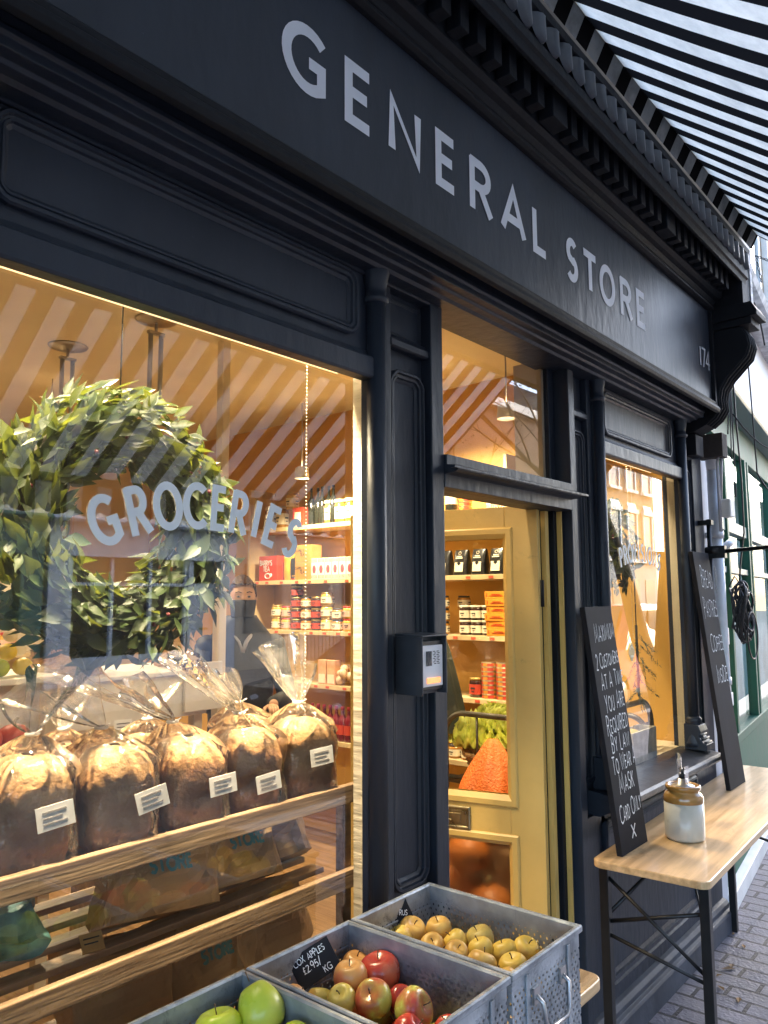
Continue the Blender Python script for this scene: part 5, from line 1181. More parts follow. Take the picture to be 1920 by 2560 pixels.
rear=[(1.47,-.2,.031),(1.514,-.203,.034),(1.556,-.251,.030),(1.489,-.282,.028),(1.53,-.315,.028),(1.572,-.355,.032),(1.44,-.335,.029),(1.485,-.350,.027),(1.528,-.385,.028),(1.562,-.425,.031),(1.595,-.46,.030),(1.470,-.425,.031),(1.515,-.475,.031),(1.585,-.528,.029),(1.42,-.26,.028),(1.41,-.42,.029),(1.44,-.50,.03)]
desc=['pale russet apple at the shop side end of the rear crate','large golden russet apple beneath the small black tag','tall tan russet apple against the far side of the rear crate','small tan russet apple in front of the large golden one','yellow green russet apple in the middle of the rear crate','olive brown russet apple near the middle of the rear crate','brownish russet apple by the near side of the rear crate','small russet apple tucked between larger ones, rear crate','dull russet apple just below the olive brown one','yellow russet apple behind the pale foremost one','broad yellow russet apple touching the far side of the crate','brown russet apple by the near rim of the rear crate','pale yellow russet apple in the street side half of the rear crate','orange russet apple in the street side corner of the rear crate','russet apple at the near rim beside the pale shop side one','russet apple at the near rim, middle of the rear crate','russet apple at the near street side corner of the rear crate']
rm=[1,0,0,0,1,2,0,0,1,1,1,0,1,3,0,0,0]
for i,(x,y,r) in enumerate(rear): apple((x,y,.925+.012*((i*7)%3)/3),r,RUS[rm[i]],desc[i],'russet apples in the rear crate',seed=i)
mid=[(1.125,-.215,.927,.027,2,'small orange apple in the shop side corner of the middle crate'),(1.222,-.275,.952,.034,2,'orange blushed apple in front of the black price card'),(1.305,-.215,.93,.029,2,'orange apple behind the big red one'),(1.293,-.292,.94,.043,0,'biggest deep red apple in the middle crate'),(1.170,-.300,.935,.028,3,'yellow apple below the orange blushed one'),(1.205,-.350,.938,.036,1,'red and green apple at the centre of the middle crate'),(1.222,-.435,.940,.038,1,'green apple with red cheeks, its stalk facing the street'),(1.265,-.37,.92,.028,0,'half hidden red apple behind the green cheeked one'),(1.172,-.465,.925,.034,0,'dark red apple near the street end of the middle crate'),(1.235,-.505,.92,.028,0,'small dark red apple in the street end of the middle crate'),(1.165,-.245,.92,.026,3,'small yellow apple behind the black price card'),(1.10,-.36,.92,.032,1,'apple by the near side wall of the middle crate'),(1.12,-.44,.918,.034,3,'yellow green apple at the near side of the middle crate'),(1.145,-.53,.92,.03,3,'yellow apple at the bottom street corner of the middle crate')]
for i,(x,y,z,r,m,l) in enumerate(mid): apple((x,y,z),r,REDA[m],l,'mixed apples in the middle crate',tilt=(R(60),0,R(10)) if i==6 else None,seed=i+40)
for i,(x,y,z,r,k,tl,l) in enumerate([(.925,-.235,.955,.042,'apple',None,'large lime green cooking apple at the left of the front crate'),(1.0-.005,-.268,.972,.042,'pear',(R(-35),R(25),R(30)),'tall green pear leaning to the right in the front crate'),(.992,-.355,.945,.036,'apple',None,'yellow green apple at the right of the front crate'),(.955,-.30,.93,.033,'apple',None,'green apple half hidden behind the tall pear'),(.86,-.30,.93,.038,'apple',None,'green apple at the very bottom edge of the picture'),(.92,-.36,.93,.038,'apple',None,'green apple beneath the others in the front crate'),(.88,-.42,.93,.038,'pear',(R(70),0,R(40)),'green pear lying in the street end of the front crate'),(.96,-.47,.93,.037,'apple',None,'green apple in the street end of the front crate')]):
    apple((x,y,z),r,GRN[0 if k=='pear' else 1],l,'green pears and apples in the front crate',k,tl,i+80)
# hidden fruit layers
k=0
for cx,ms in ((1.483,RUS),(1.186,REDA),(.889,GRN)):
    for i in range(3):
        for j in range(5):
            apple((cx-.085+.085*i,-.375-.15+.075*j,.862+.004*((i+j)%2)),.038,ms[(i+j)%len(ms)],'apple in the under layer of the %s crate, row %s, %s along'%({1.483:'rear',1.186:'middle',.889:'front'}[cx],ORD[i],ORD[j]),'fruit in the under layer of the crates',seed=k); k+=1
# price cards
t=thing('black_price_card','black chalk card reading cox apples in the middle crate','price card',(1.195,-.222,.942),0,None,(R(-30),R(-24),R(-28)))
b=MB(); b.box(-.045,.045,-.002,.002,0,.062); b.build('card',CHALKB,t)
b=MB(); textline(b,'COX APPLES',-.038,.043,.012,.0016,lambda x,z:(x,-.0028,z),.75,.16,.06); textline(b,'£2.95/',-.026,.024,.013,.0017,lambda x,z:(x,-.0028,z),.85,.2,.06); textline(b,'KG',.012,.006,.012,.0016,lambda x,z:(x,-.0028,z),.8,.2,.06)
b.build('chalk_writing',CHALK,t)
t=thing('black_price_card','small black triangular tag stuck in the rear crate','price card',(1.505,-.190,.945),0,None,(R(-18),R(8),R(-35)))
b=MB(); b.plate([(-.035,0),(.03,.0),(-.002,.055)],-.0015,.0015); b.build('card',CHALKB,t)
b=MB(); textline(b,'RUS',-.015,.018,.011,.0016,lambda x,z:(x,-.0026,z),.8,.16,.06); b.build('chalk_writing',CHALK,t)

# ============================================================ CHALKBOARDS
def board(xb,yb,z0,yt,W_,H_,label,lines,rz=0,xt=None):
    ang=math.atan2(yt-yb,H_); 
    t=thing('chalkboard',label,'chalkboard',(xb,yb,z0),0,None,(-ang,0,rz))
    b=MB(); b.box(0,W_,.0,.022,0,H_); b.build('board',CHALKB,t,bevel=.0015)
    b=MB()
    for s,x,x1_,z,h,tl in lines:
        raw=textwidth(s,h*1.02,.72,.20); q=(x1_-x)*W_/raw
        textline(b,s,x*W_,z*H_,h,.0056,lambda X,Z:(x*W_+(X-x*W_)*q,-.0012,Z),.72,.20,.045,slant=.06,tilt=tl,small=True)
    b.build('chalk_writing',CHALKW,t)
    return t
board(2.775,-.175,.781,-.06,.235,.895,'lower chalkboard about masks and card payment, leaning beside the doorway',
 [('MAXIMUM',.20,.92,.845,.058,.06),('2 CUSTOMERS',.10,.97,.735,.044,.06),('AT A TIME',.18,.95,.648,.048,.05),('YOU ARE',.20,.88,.555,.052,.06),('REQUIRED',.14,.92,.468,.052,.05),('BY LAW',.20,.84,.392,.050,.05),('TO WEAR A',.12,.97,.308,.048,.06),('MASK',.26,.80,.228,.058,.06),('CARD ONLY',.12,.92,.118,.048,.08),('X',.44,.56,.045,.036,0)])
board(4.02,-.185,.781,-.06,.245,1.16,'taller chalkboard offering bread and pastries at the far end of the table',
 [('BREAD',.26,.90,.845,.085,-.02),('PASTRIES',.14,.94,.715,.078,0),('COFFEE',.22,.94,.565,.070,.02),('INSIDE',.30,.95,.430,.072,.02)])

# ============================================================ STONEWARE JAR DISPENSER
t=thing('soap_dispenser','cream and brown stoneware jar with a black pump on the table','dispenser',(3.142,-.27,.781))
b=MB(); b.lathe([(.066,0),(.0715,.004),(.073,.012),(.073,.138)],40); b.build('jar_body',GLAZEC,t)
b=MB(); b.lathe([(.0732,.1375),(.0742,.142),(.0735,.158),(.066,.171),(.0585,.176),(.058,.180),(.063,.184),(.0665,.191),(.0645,.199),(.058,.2015),(.052,.198),(.050,.188),(.001,.187)],40,None,False); b.build('glazed_shoulder',GLAZEB,t)
b=MB(); b.lathe([(.044,.189),(.044,.197),(.022,.202),(.018,.222),(.001,.223)],28); b.build('metal_collar',STEEL,t)
b=MB(); b.lathe([(.012,.223),(.014,.226),(.014,.240),(.007,.243),(.006,.255),(.001,.256)],20); b.box(-.011,.011,-.012,.012,.255,.265); b.tube([(0,0,.260),(-.028,-.008,.262),(-.038,-.010,.255)],.005,8); b.build('pump',mat('black_plastic',(.015,.015,.017),.35),t,bevel=.0015)
b=MB(); T=TM((-.012,-.004,.245),R(20),0,R(-38)); b.grid(lambda u,v:((u-.5)*.05*(1-.3*v),.012*(u-.5)**2*6,.01+.085*v),6,6,T=T); b.grid(lambda u,v:(-.036+.045*u,-.022,.215-.012+.07*v),3,3); b.build('clear_plastic_shield',thin('clear_plastic',(.93,.94,.96),1.8,.05,.22,(.8,.82,.88),1.5,.1,10,.04),t)

# ============================================================ ENTRY PHONE
t=thing('entry_phone','dark hooded entry phone with silver panel and lit call button on the pilaster','intercom',(1.762,-.002,1.44))
HD=mat('hood_grey',(.045,.05,.062),.42,.2,.1,20)
b=MB(); b.box(-.056,-.052,-.095,-.001,0,.158); b.box(.056,.060,-.095,-.001,0,.158); b.prism([(-.001,.1585),(-.098,.1585),(-.098,.1625),(-.001,.166)],-.058,.062); b.box(-.0518,.0558,-.062,-.001,0,.158); b.build('hood',HD,t,bevel=.0015)
b=MB(); b.box(-.050,.054,-.082,-.0622,.012,.146); b.build('phone_body',mat('black_plastic',(.015,.015,.017),.35),t,bevel=.002)
b=MB(); b.box(-.047,.051,-.0855,-.0822,.022,.134); fp=b.build('face_panel',mat('silver_face',(.80,.80,.84),.4,.0,.03,20),t,bevel=.001)
b=MB(); b.box(-.027,-.002,-.088,-.0857,.078,.118); b.build('camera_window',mat('black_lens',(.01,.01,.012),.06,0,.1,10,coat=1),t,bevel=.001)
b=MB()
for r_ in range(8):
    for c in range(2): b.box(.010+.016*c-(.004 if r_%2 else 0),.020+.016*c-(.004 if r_%2 else 0),-.0862,-.0856,.082+.0048*r_,.0842+.0048*r_)
b.build('speaker_slots',INKM,t)
b=MB(); b.box(-.025,.038,-.0885,-.0857,.030,.046); b.build('call_button',mat('lit_call_button',(.8,.28,.10),.4,0,.3,40,emit=.25),t,bevel=.0015)

# ============================================================ RIGHT OF THE SHOP: pipes, cables, green shop
t=thing('downpipe','white metal downpipe between the dark shop and the green one','pipe',(4.52,-.03,0))
PW=mat('white_pipe_paint',(.62,.64,.68),.35,.1,.15,8,.1)
b=MB(); b.tube([(0,0,.35),(0,0,2.42)],.034,18); b.build('pipe',PW,t)
for z in (1.25,2.05): b=MB(); b.tube([(0,0,z-.02),(0,0,z+.02)],.040,18); b.box(-.01,.01,0,.06,z-.015,z+.015); b.build('pipe_clip',PW,t)
b=MB(); b.tube([(.0,0,2.42),(-.02,-.0,2.50),(-.06,-.02,2.56)],.035,12); b.build('pipe_branch',PW,t); b=MB(); b.tube([(.03,-.03,1.98),(.12,-.05,2.02)],.020,10); b.build('pipe_branch',PW,t)
t=thing('meter_box','small white junction box clipped over the downpipe','box',(4.50,-.10,2.14)); b=MB(); b.box(-.04,.045,-.03,.02,0,.10); b.build('box_cover',WHITEP,t,bevel=.006); b=MB(); b.tube([(-.05,.02,-.08),(-.05,.02,.36)],.006,6); b.tube([(-.07,.02,-.08),(-.07,.02,.30),(.0,.0,.42)],.006,6); b.tube([(-.03,.02,.1),(-.035,.0,.38)],.008,6); b.build('box_cables',mat('grey_cable',(.4,.4,.42),.5),t)
b=MB(); b.box(4.42,4.60,.03,.22,0,2.95); o=b.build('pier',mat('white_render',(.66,.67,.70),.7,0,.1,3,.2),None); tag(o,'narrow white rendered pier behind the downpipe','wall')
b=MB(); b.box(4.41,4.50,-.12,.02,2.47,2.60); o=b.build('timber_block',mat('dark_timber_block',(.05,.04,.035),.8,0,.4,8,.4),None); tag(o,'dark timber block under the cornice bracket','block')
t=thing('cable_coil','big tangled coil of black cable hanging on the pier','cable',(4.66,-.10,1.62))
b=MB(); r_=random.Random(9)
for k in range(15):
    ax=r_.uniform(.045,.085); az=r_.uniform(.10,.17); cx=r_.uniform(-.02,.02); cz=r_.uniform(-.03,.02); yy=r_.uniform(-.03,.03); ph_=r_.uniform(-.35,.35)
    b.tube([(cx+ax*cos(a*PI/16)*cos(ph_)+az*.3*sin(a*PI/16)*sin(ph_),yy+.02*sin(a*PI/8+k),cz+az*sin(a*PI/16)) for a in range(32)],.0062,6,True)
b.tube([(.05+.10*cos(a*PI/16),-.04,-.13+.13*sin(a*PI/16)) for a in range(32)],.0045,6,True)
b.build('cable_loops',mat('black_cable',(.012,.012,.014),.45,0,.2,10),t)
b=MB(); b.tube([(.0,.0,.16),(.03,0,.26),(.07,-.02,.45),(.08,-.02,.75),(.03,-.02,1.15),(-.05,-.04,1.4)],.005,6); b.tube([(0,.0,.16),(-.02,.02,.20),(-.03,.05,.14)],.005,6); b.build('cable_drop',MC['black_cable'],t)
t=thing('loose_cables','thin black cables looping across the gap under the bracket','cable',(4.5,-.1,2.7))
b=MB()
def cat_(p,q,sag,n=14): 
    p=Vector(p);q=Vector(q); return [p.lerp(q,i/n)-Vector((0,0,sag*4*(i/n)*(1-i/n))) for i in range(n+1)]
b.tube(cat_((-.15,-.1,-.02),(1.2,-.35,.35),.30),.004,5); b.tube(cat_((.02,-.05,.2),(.0,-.05,-.45),0),.004,5); b.tube(cat_((.02,-.05,.22),(-.12,-.06,-.12),-.02),.0035,5); b.tube(cat_((.03,-.05,.22),(-.08,-.06,-.25),-.06),.0035,5); b.tube(cat_((.10,-.12,.55),(.18,-.12,-.3),-.08)+cat_((.18,-.12,-.3),(.5,-.2,-.35),.08)[1:],.0045,5); b.tube(cat_((-.0,-.2,.62),(.18,-.2,.42),-.05),.005,5)
b.build('thin_cables',MC['black_cable'],t)
# green shop turned 7 degrees
gs=thing('green_shop','neighbouring shop with green painted timber front and tall windows','shop',(4.62,.05,0),R(7))
GR=mat('green_paint',(.015,.10,.055),.6,0,.15,5,.15); GRG=mat('grey_green_paint',(.14,.21,.20),.45,0,.1,4,.1); 
GRL=mat('sky_reflection_tone',(.22,.34,.37),.8,0,.4,2)  # pale backing colour stands in for sky mirrored in the panes
Lg=6.5
b=MB(); b.box(0,Lg,.0,.10,.10,.80); b.box(0,Lg,-.02,.10,.801,.86); b.box(0,Lg,.0,.10,2.72,2.95); xs=[0,.62,1.50,1.62,2.9,4.2,5.4,6.4]
for x in xs: b.box(x,x+.06,-.012,.05,.861,2.719)
b.build('timber_frame',GR,gs,bevel=.004)
b=MB()
for a,c in zip(xs[:-1],xs[1:]): b.box(a+.076,c-.001,.0,.09,2.13,2.21)
for a,c in zip(xs[:-1],xs[1:]): b.box(a+.076,c-.001,.004,.09,1.86,1.90)
b.prism([(.05,2.951),(-.14,2.951),(-.15,2.97),(-.12,3.03),(-.02,3.06),(.05,3.06)],0,Lg)
b.build('transom_rail',GRG,gs,bevel=.003)
b=MB(); b.box(-.02,Lg,-.05,.1,.0,.098); b.build('white_kerb_board',WHITEP,gs,bevel=.005)
b=MB(); b.add([(0,.03,.86),(Lg,.03,.86),(Lg,.03,2.72),(0,.03,2.72)],[(0,1,2,3)]); b.build('window_glass',thin('street_glass',(.8,.9,.9),.35,0,.02,(.8,.85,.9),1.5,0,3,.02),gs)
b=MB(); b.box(0,Lg,.32,.36,.80,2.8); b.build('window_backing',GRL,gs)
b=MB(); b.box(.3,.45,-.02,.0,1.05,1.13); b.box(.22,.36,-.03,-.013,1.42,1.52); b.build('letter_boxes',WHITEP,gs,bevel=.004)
b=MB(); b.box(0,Lg,.0,.3,3.061,3.95); b.build('white_fascia',mat('white_fascia_paint',(.85,.85,.85),.6,0,.04,2),gs)
b=MB(); b.prism([(.1,3.951),(-.18,3.951),(-.2,4.0),(-.12,4.1),(-.05,4.13),(.1,4.14)],-.1,Lg); b.build('stone_band',mat('weathered_white_band',(.45,.45,.46),.7,0,.35,8,.4,c2=(.6,.6,.6)),gs)
b=MB(); b.box(-.25,Lg,.06,.4,4.141,9.5); b.build('brick_wall',brickmat('tan_brick',(.42,.27,.13),(.56,.40,.24),(.45,.42,.36),.225,.075,'XZ'),gs)
for x in (.55,2.3,4.1):
    b=MB(); b.box(x,x+.12,.0,.0595,4.142,6.3); b.box(x+1.0,x+1.12,.0,.0595,4.142,6.3); b.box(x-.05,x+1.17,-.03,.0594,6.301,6.55); w_=b.build('window_surround',WHITEP,gs,bevel=.005)
    b=MB(); b.box(x+.121,x+.999,.02,.0596,4.3,6.3); b.build('window_pane',mat('dark_upper_glass',(.05,.06,.07),.08,0,.2,2),w_)
def building(name,x0,x1,y,H_,label,brick,gc,shopcol,nwin,face=1,roof=True,groundkind='shop'):
    g=thing(name,label,'building',(x0,y,0)); W_=x1-x0
    b=MB(); b.box(0,W_,-6,0,3.4,H_); b.box(0,W_,-6,-.6,0,3.399); b.build('wall',brick,g)
    b=MB(); b.box(-.02,W_+.02,.0,.25,H_-.35,H_); b.box(-.02,W_+.02,.0,.18,3.42,3.6); b.build('cornice',WHITEP,g,bevel=.01)
    if roof: 
        b=MB(); b.prism([(0.1,H_),(-3,H_+1.6),(-6,H_)],0,W_); rf=b.build('roof',mat('slate_roof',(.09,.095,.11),.6,0,.2,6),g)
        b=MB(); b.box(.2,1.0,-3.4,-2.6,H_+.6,H_+2.4); [b.lathe([(.09,H_+2.4),(.07,H_+2.7)],10,TM((.4+.4*q,-3,0))) for q in range(2)]; b.build('chimney',brick,rf)
    for fl in range(2):
        for i in range(nwin):
            xx=W_*(i+.5)/nwin; z0=4.1+2.9*fl
            if z0+1.9>H_-.3: continue
            b=MB(); b.box(xx-.62,xx-.5,0,.08,z0,z0+1.75); b.box(xx+.5,xx+.62,0,.08,z0,z0+1.75); b.box(xx-.68,xx+.68,0,.14,z0+1.751,z0+1.95); b.box(xx-.68,xx+.68,0,.16,z0-.14,z0-.001)
            if fl==0: b.prism([(.0,z0+1.951),(.12,z0+1.951),(.02,z0+2.25),(.0,z0+2.25)],xx-.5,xx+.5)
            f=b.build('window_frame',WHITEP,g); b=MB(); b.box(xx-.499,xx+.499,.005,.02,z0,z0+1.75); b.box(xx-.499,xx+.499,.021,.05,z0+.84,z0+.9); p=b.build('window_sash',mat('white_sash_glass',(.12,.14,.16),.3,0,.2,1),f)
    if groundkind=='shop':
        b=MB(); b.box(0,.45,-.6,.12,0,2.62); b.box(W_-.45,W_,-.6,.12,0,2.62); b.box(0,W_,-.6,.14,2.621,3.30); b.prism([(-.1,3.301),(.35,3.301),(.4,3.36),(.3,3.419),(-.1,3.419)],-.05,W_+.05)
        b.box(.451,W_-1.35,-.1,.08,0,.55); n=3
        for k in range(n+1): x=.5+(W_-1.9)*k/n; b.box(x-.04,x+.04,-.05,.06,.551,2.62)
        b.box(.451,W_-1.35,-.04,.05,2.02,2.09); b.box(W_-1.349,W_-1.2,-.1,.08,0,2.62)
        b.build('shop_timber',shopcol,g,bevel=.006)
        b=MB(); b.box(.451,W_-1.35,-.021,-.02,.551,2.62); b.build('shop_pane',mat('dark_shop_pane',(.03,.035,.04),.1,0,.2,2),g)
        b=MB(); b.box(W_-1.199,W_-.451,-.08,-.03,.0,2.1); d=b.build('door',shopcol,g); b=MB(); b.box(W_-.95,W_-.7,-.029,-.02,1.02,1.07); b.build('letter_slot',INKM,d)
        b=MB(); b.box(0,W_,-.7,-.6,0,3.3); b.build('back_panel',INKM,g)
    else:
        b=MB(); b.box(0,W_,-.6,.02,0,3.399); b.build('ground_wall',gc,g)
        for k in range(nwin):
            xx=W_*(k+.5)/nwin; b=MB(); b.box(xx-.6,xx+.6,.021,.05,.9,2.6); b.build('ground_window',mat('white_sash_glass',(.12,.14,.16),.3),g)
BRT=brickmat('tan_stock_brick',(.30,.21,.12),(.38,.28,.16),(.36,.33,.28),.225,.075,'XZ')
BRR=brickmat('red_stock_brick',(.20,.10,.06),(.26,.14,.08),(.25,.23,.2),.225,.075,'XZ')
GB=mat('grey_blue_shop_paint',(.46,.56,.72),.5,0,.08,3); TE=mat('teal_shop_paint',(.03,.13,.14),.5,0,.1,3); CRW=mat('cream_render',(.42,.40,.36),.7,0,.08,2)
building('terraced_building',1.0,7.5,-13.68,9.6,'tan brick building opposite with a teal shopfront',BRT,CRW,TE,3)
building('terraced_building',7.6,12.3,-13.68,9.6,'tan brick building opposite with a pale blue shopfront and a letter slot',BRT,CRW,GB,2)
building('terraced_building',12.4,19.5,-13.68,10.2,'brick house opposite with a cream ground floor beyond the blue shop',BRT,CRW,GB,4,groundkind='house')
building('terraced_building',19.6,28,-13.68,9.2,'lower red brick house opposite near the bare tree',BRR,CRW,GB,4,groundkind='house')
building('terraced_building',28.1,40,-13.68,10.0,'long tan brick house opposite furthest along the street',BRT,CRW,GB,6,groundkind='house')
building('terraced_building',-7,0.9,-13.68,10.0,'red brick building opposite behind the photographer',BRR,CRW,TE,3)
# railing, car, tree
t=thing('iron_railing','low black iron railing along the far pavement','railing',(12.5,-12.2,0)); b=MB()
for i in range(60): b.tube([(i*.13,0,0),(i*.13,0,1.0)],.010,6)
b.tube([(0,0,.95),(7.7,0,.95)],.014,6); b.tube([(0,0,.12),(7.7,0,.12)],.014,6); b.build('rails',BLACKM,t)
def car(loc,rz,label,m,L_=4.3,H_=1.52,name='parked_car'):
    t=thing(name,label,'car',loc,rz); W_=.88
    pf=[(-L_/2,.35),(-L_/2,.72),(-L_/2+.12,.86),(-L_/2+1.0,.98),(-L_/2+1.65,H_-.03),(-L_/2+2.2,H_),(L_/2-.75,H_-.04),(L_/2-.2,1.02),(L_/2,.9),(L_/2,.36)]
    low=[(-L_/2+.05,.24),(L_/2-.05,.24)]
    b=MB(); secs=[(-W_,.80),(-W_*.96,.93),(-W_*.8,1.0),(W_*.8,1.0),(W_*.96,.93),(W_,.80)]
    vs=[];n=len(pf)
    for yy,k in secs:
        for x,z in pf: kk=k if z>1.0 else (1 if abs(yy)<W_*.99 else .98); vs.append((x*(.985 if abs(yy)>.9*W_ else 1),yy*(.86 if z>1.05 else 1),.24+(z-.24)*(kk if z>1 else 1)))
    fs=[(i*n+j,i*n+j+1,(i+1)*n+j+1,(i+1)*n+j) for i in range(len(secs)-1) for j in range(n-1)]+[tuple(range(n)),tuple(range((len(secs)-1)*n,len(secs)*n))[::-1]]
    b.add(vs,fs); bd=b.build('body',m,t,bevel=.05)
    GL=mat('car_glass',(.02,.022,.025),.05,0,.1,3,coat=1)
    b=MB()
    for s in (-1,1):
        yy=s*W_*.87
        for xa,xb,xc,xd in ((-L_/2+1.25,-L_/2+2.15,-L_/2+1.75,-L_/2+2.15),(-L_/2+2.25,-L_/2+3.35,-L_/2+2.25,-L_/2+3.2)):
            b.plate([(xa,1.0),(xb,1.0),(xd,H_-.12),(xc,H_-.12)],yy-.015,yy+.015)
    b.add([(-L_/2+1.05,-W_*.72,1.02),(-L_/2+1.05,W_*.72,1.02),(-L_/2+1.60,W_*.66,H_-.08),(-L_/2+1.60,-W_*.66,H_-.08)],[(0,1,2,3)],T=TM((-.03,0,.03))); b.build('car_window',GL,t)
    for x in (-L_/2+.8,L_/2-.85):
        for s in (-1,1):
            T=TM((x,s*(W_-.1),.31),0,PI/2); b=MB(); b.lathe([(.19,-.1),(.30,-.1),(.315,-.07),(.315,.07),(.30,.1),(.19,.1)],28,T); wh=b.build('wheel',mat('tyre_rubber',(.02,.02,.02),.8),t)
            b=MB(); b.lathe([(.19,-.103),(.19,.103)],20,T); b.build('rim',STEEL,wh)
    b=MB(); [b.ball((-L_/2+.10,s*.62,.72),(.09,.16,.08),12,8) for s in (-1,1)]; b.build('headlight',mat('headlight_glass',(.7,.72,.75),.1,.2),t)
    return t
car((13.4,-4.6,-.108),0,'glossy red hatchback parked by the kerb',mat('red_car_paint',(.50,.02,.025),.2,0,.05,2,coat=1),4.4,1.72)
car((7.8,-4.6,-.108),0,'dark grey hatchback parked nearer than the red one',mat('dark_car_paint',(.03,.035,.045),.2,.2,.05,2,coat=1),4.2,1.48)
def tree(loc,label,seed,H_=9,lean=(.1,0)):
    t=thing('street_tree',label,'tree',loc); r_=random.Random(seed); b=MB(); lf=MB()
    def br(p,d,L_,r,dep):
        pts=[p]; rs=[r]; q=p
        for i in range(6):
            d=(d+Vector((r_.uniform(-.12,.12),r_.uniform(-.12,.12),r_.uniform(-.02,.1)))).normalized(); q=q+d*L_/6; pts.append(q); rs.append(r*(1-.09*(i+1)))
        b.tube(pts,rs,max(5,9-dep))
        if dep<4:
            for k in range(3 if dep else 4):
                a=r_.uniform(0,2*PI); s=Vector((cos(a),sin(a),r_.uniform(.1,.8))).normalized(); br(pts[r_.choice([3,4,5,6])],(d*.5+s*.8).normalized(),L_*r_.uniform(.55,.75),rs[-1]*.68,dep+1)
        else:
            for k in range(4):
                c=pts[r_.choice([3,4,5,6])]+Vector((r_.uniform(-.3,.3),r_.uniform(-.3,.3),r_.uniform(-.3,.3))); u=Vector((r_.uniform(-1,1),r_.uniform(-1,1),r_.uniform(-1,1))).normalized()*.025; v=u.cross(Vector((r_.uniform(-1,1),r_.uniform(-1,1),1))).normalized()*.04; lf.add([c-u,c+v,c+u,c-v],[(0,1,2,3)])
    br(Vector((0,0,0)),Vector((lean[0],lean[1],1)).normalized(),H_*.45,.17,0)
    b.build('trunk',mat('tree_bark',(.07,.05,.035),.9,0,.3,8,.5),t); lf.build('crown',mat('sparse_leaves',(.06,.075,.02),.7,0,.3,3),t)
tree((11.8,-3.0,0),'nearly bare street tree by the kerb beyond the shop',4,8,(-.25,0)); tree((20,-12.3,0),'nearly bare tree on the far pavement',8,9)
# weeds in the pavement
g=MB(); r_=random.Random(2)
for cx,cy in ((4.85,-.30),(5.3,-.42),(5.05,-.36),(5.9,-.55)):
    for i in range(110):
        a=r_.uniform(0,2*PI); d=r_.uniform(0,.07); x=cx+d*cos(a)*1.6; y=cy+d*sin(a); h=r_.uniform(.015,.05); w_=.0025; dx=r_.uniform(-.03,.03); dy=r_.uniform(-.03,.03)
        g.add([(x-w_,y,0),(x+w_,y,0),(x+dx*.6+w_*.7,y+dy*.6,h*.7),(x+dx,y+dy,h),(x+dx*.6-w_*.7,y+dy*.6,h*.7)],[(0,1,2,3,4)])
o=g.build('weeds',mat('weed_green',(.12,.22,.03),.6,0,.3,10),None); tag(o,'tufts of grass growing between the pavement bricks','weeds',kind='stuff')

g=MB(); r_=random.Random(12)
for i in range(46):
    x=r_.uniform(1.6,6.5); y=r_.choice([r_.uniform(-.35,-.06),r_.uniform(-1.2,-.1)]); a=r_.uniform(0,6); L_=r_.uniform(.015,.035)
    T=TM((x,y,.003),a); g.add([(-L_,0,.0),(-L_*.2,L_*.45,.006),(L_,0,.002),(-L_*.2,-L_*.45,.005)],[(0,1,2,3)],T=T)
o=g.build('fallen_leaves',mat('dry_leaf',(.22,.12,.04),.8,0,.5,3),None); tag(o,'small dry leaves scattered on the pavement by the plinth','leaves',kind='stuff')

# ============================================================ INTERIOR LAMPS
LK=.30
def lamp(name,label,loc,energy,size,col=(1,.62,.26),kind='AREA',rot=(0,0,0),spot=None,shape=True,group=None):
    t=thing(name,label,'lamp',loc,0,group)
    l=bpy.data.lights.new('lamp_light',kind); l.energy=energy*LK; l.color=col
    if kind=='AREA': l.shape='DISK'; l.size=size
    else: l.shadow_soft_size=size
    if kind=='SPOT': l.spot_size=R(spot or 80); l.spot_blend=.6
    o=bpy.data.objects.new('lamp_light',l); COL.objects.link(o); o.parent=t; o.location=(0,0,-.03); o.rotation_euler=rot
    b=MB(); b.lathe([(.03,.06),(.045,.05),(.05,-.02),(.047,-.02),(.042,.045)] if name!='fill_light' else [(.010,.02),(.022,.02),(.022,-.008),(.020,-.008),(.018,.015)],20,None,False); b.build('lamp_housing',mat('white_lamp_metal',(.7,.68,.62),.4),t)
    b=MB(); b.lathe([(.001,.0),(.040 if name!='fill_light' else .017,.0)],16,None,False); b.build('lamp_lens',mat('warm_lens',(1,.70,.36),.5,0,.02,5,emit=5),t)
    if shape: b=MB(); b.tube([(0,0,.05),(0,0,.5)],.004,6); b.build('lamp_stem',STEEL,t)
    return t
SP='ceiling spotlights shining on the window display'
for i,(x,e) in enumerate([(.60,80),(1.02,80),(1.44,100)]): lamp('spotlight','small white spotlight above the loaves, %s from the left'%ORD[i],(x,.66,2.72),e,.03,(1,.80,.50),'SPOT',(R(-16),0,0),80,True,SP)
lamp('spotlight','spotlight above the top shelf at its window end',(3.62,2.35,2.53),60,.04,(1,.82,.52),'SPOT',(0,R(-28),0),130,True,SP)
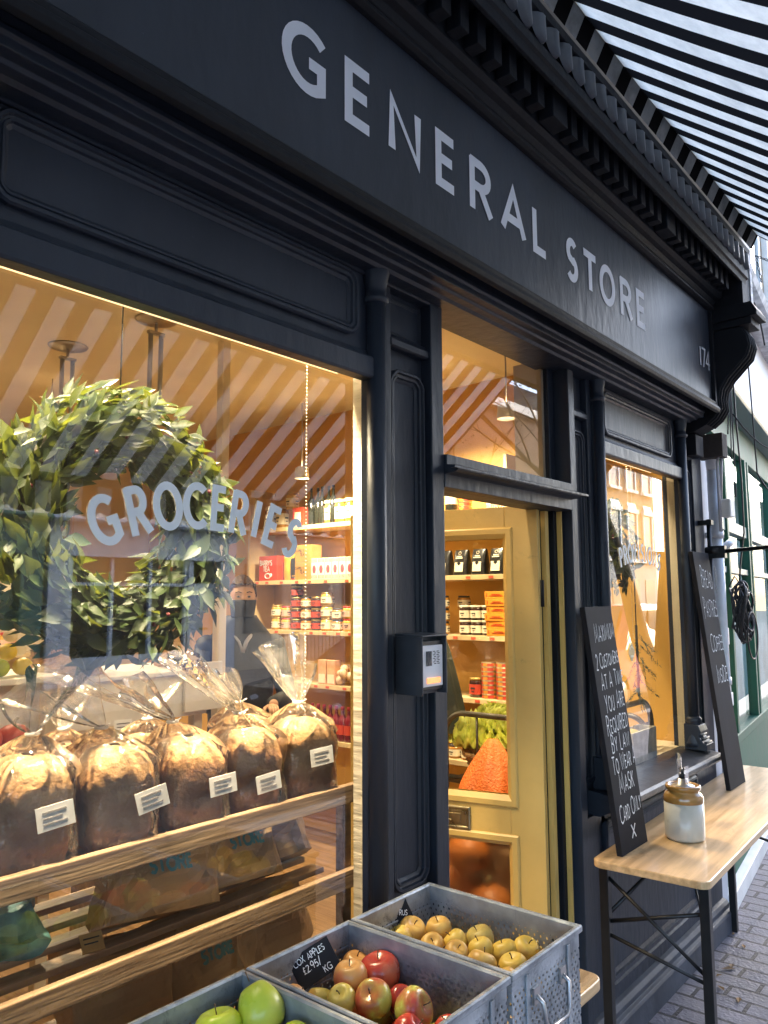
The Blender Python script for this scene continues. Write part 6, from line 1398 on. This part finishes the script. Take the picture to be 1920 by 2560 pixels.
lamp('spotlight','spotlight above the shelves seen through the door',(3.55,1.30,2.72),60,.04,(1,.82,.52),'SPOT',(0,R(-28),0),130,True,SP)
lamp('spotlight','spotlight above the lettuce trolley',(3.35,.60,2.62),70,.04,(1,.81,.51),'SPOT',(0,0,0),90,True,SP)
lamp('spotlight','spotlight over the open doorway',(2.35,.75,2.75),22,.05,(1,.80,.50),'SPOT',(R(10),R(-10),0),130,True,SP)
lamp('spotlight','spotlight in the right window',(3.62,.42,2.62),6,.04,(1,.81,.51),'SPOT',(0,0,0),110,True,SP)
lamp('pendant_lamp','pendant lamp over the counter of gourds',(1.35,2.7,2.7),26,.05,(1,.80,.50),'SPOT',(0,0,0),140)
lamp('pendant_lamp','pendant lamp over the middle of the shop floor',(2.35,3.3,2.7),80,.05,(1,.80,.50),'SPOT',(0,0,0),150)
lamp('pendant_lamp','pendant lamp near the back shelves',(1.6,4.1,2.5),70,.05,(1,.80,.50),'SPOT',(0,0,0),150)
for i,x in enumerate((.62,.95,1.28,1.56)): lamp('fill_light','added fill lamp hidden behind the left window head, %s from the left'%ORD[i],(x,.062,2.385),52,.015,(1,.80,.52),'SPOT',(R(8),0,0),46,False,'added fill lamps behind the left window head')  # added lamps, out of view, to brighten the loaf and rail fronts
# strip lights along the window heads
for x0_,x1_,e_,lab in ((.45,1.60,13,'thin warm strip light running along the head of the left window'),(3.1,3.98,5,'short warm strip light along the head of the right window')):
    t=thing('strip_light',lab,'strip light',(0,0,0)); b=MB(); b.tube([(x0_,.12,2.354),(x1_,.12,2.354)],.005,8); b.build('light_tube',mat('warm_tube',(1,.70,.36),.5,0,.02,5,emit=.22),t)
    b=MB(); b.box(x0_,x1_,.112,.128,2.362,2.385); b.build('tube_holder',CREAM,t)
    l=bpy.data.lights.new('lamp_light','AREA'); l.shape='RECTANGLE'; l.size=x1_-x0_; l.size_y=.010; l.energy=e_*LK; l.color=(1,.80,.50)
    o=bpy.data.objects.new('lamp_light',l); COL.objects.link(o); o.parent=t; o.location=((x0_+x1_)/2,.137,2.400)
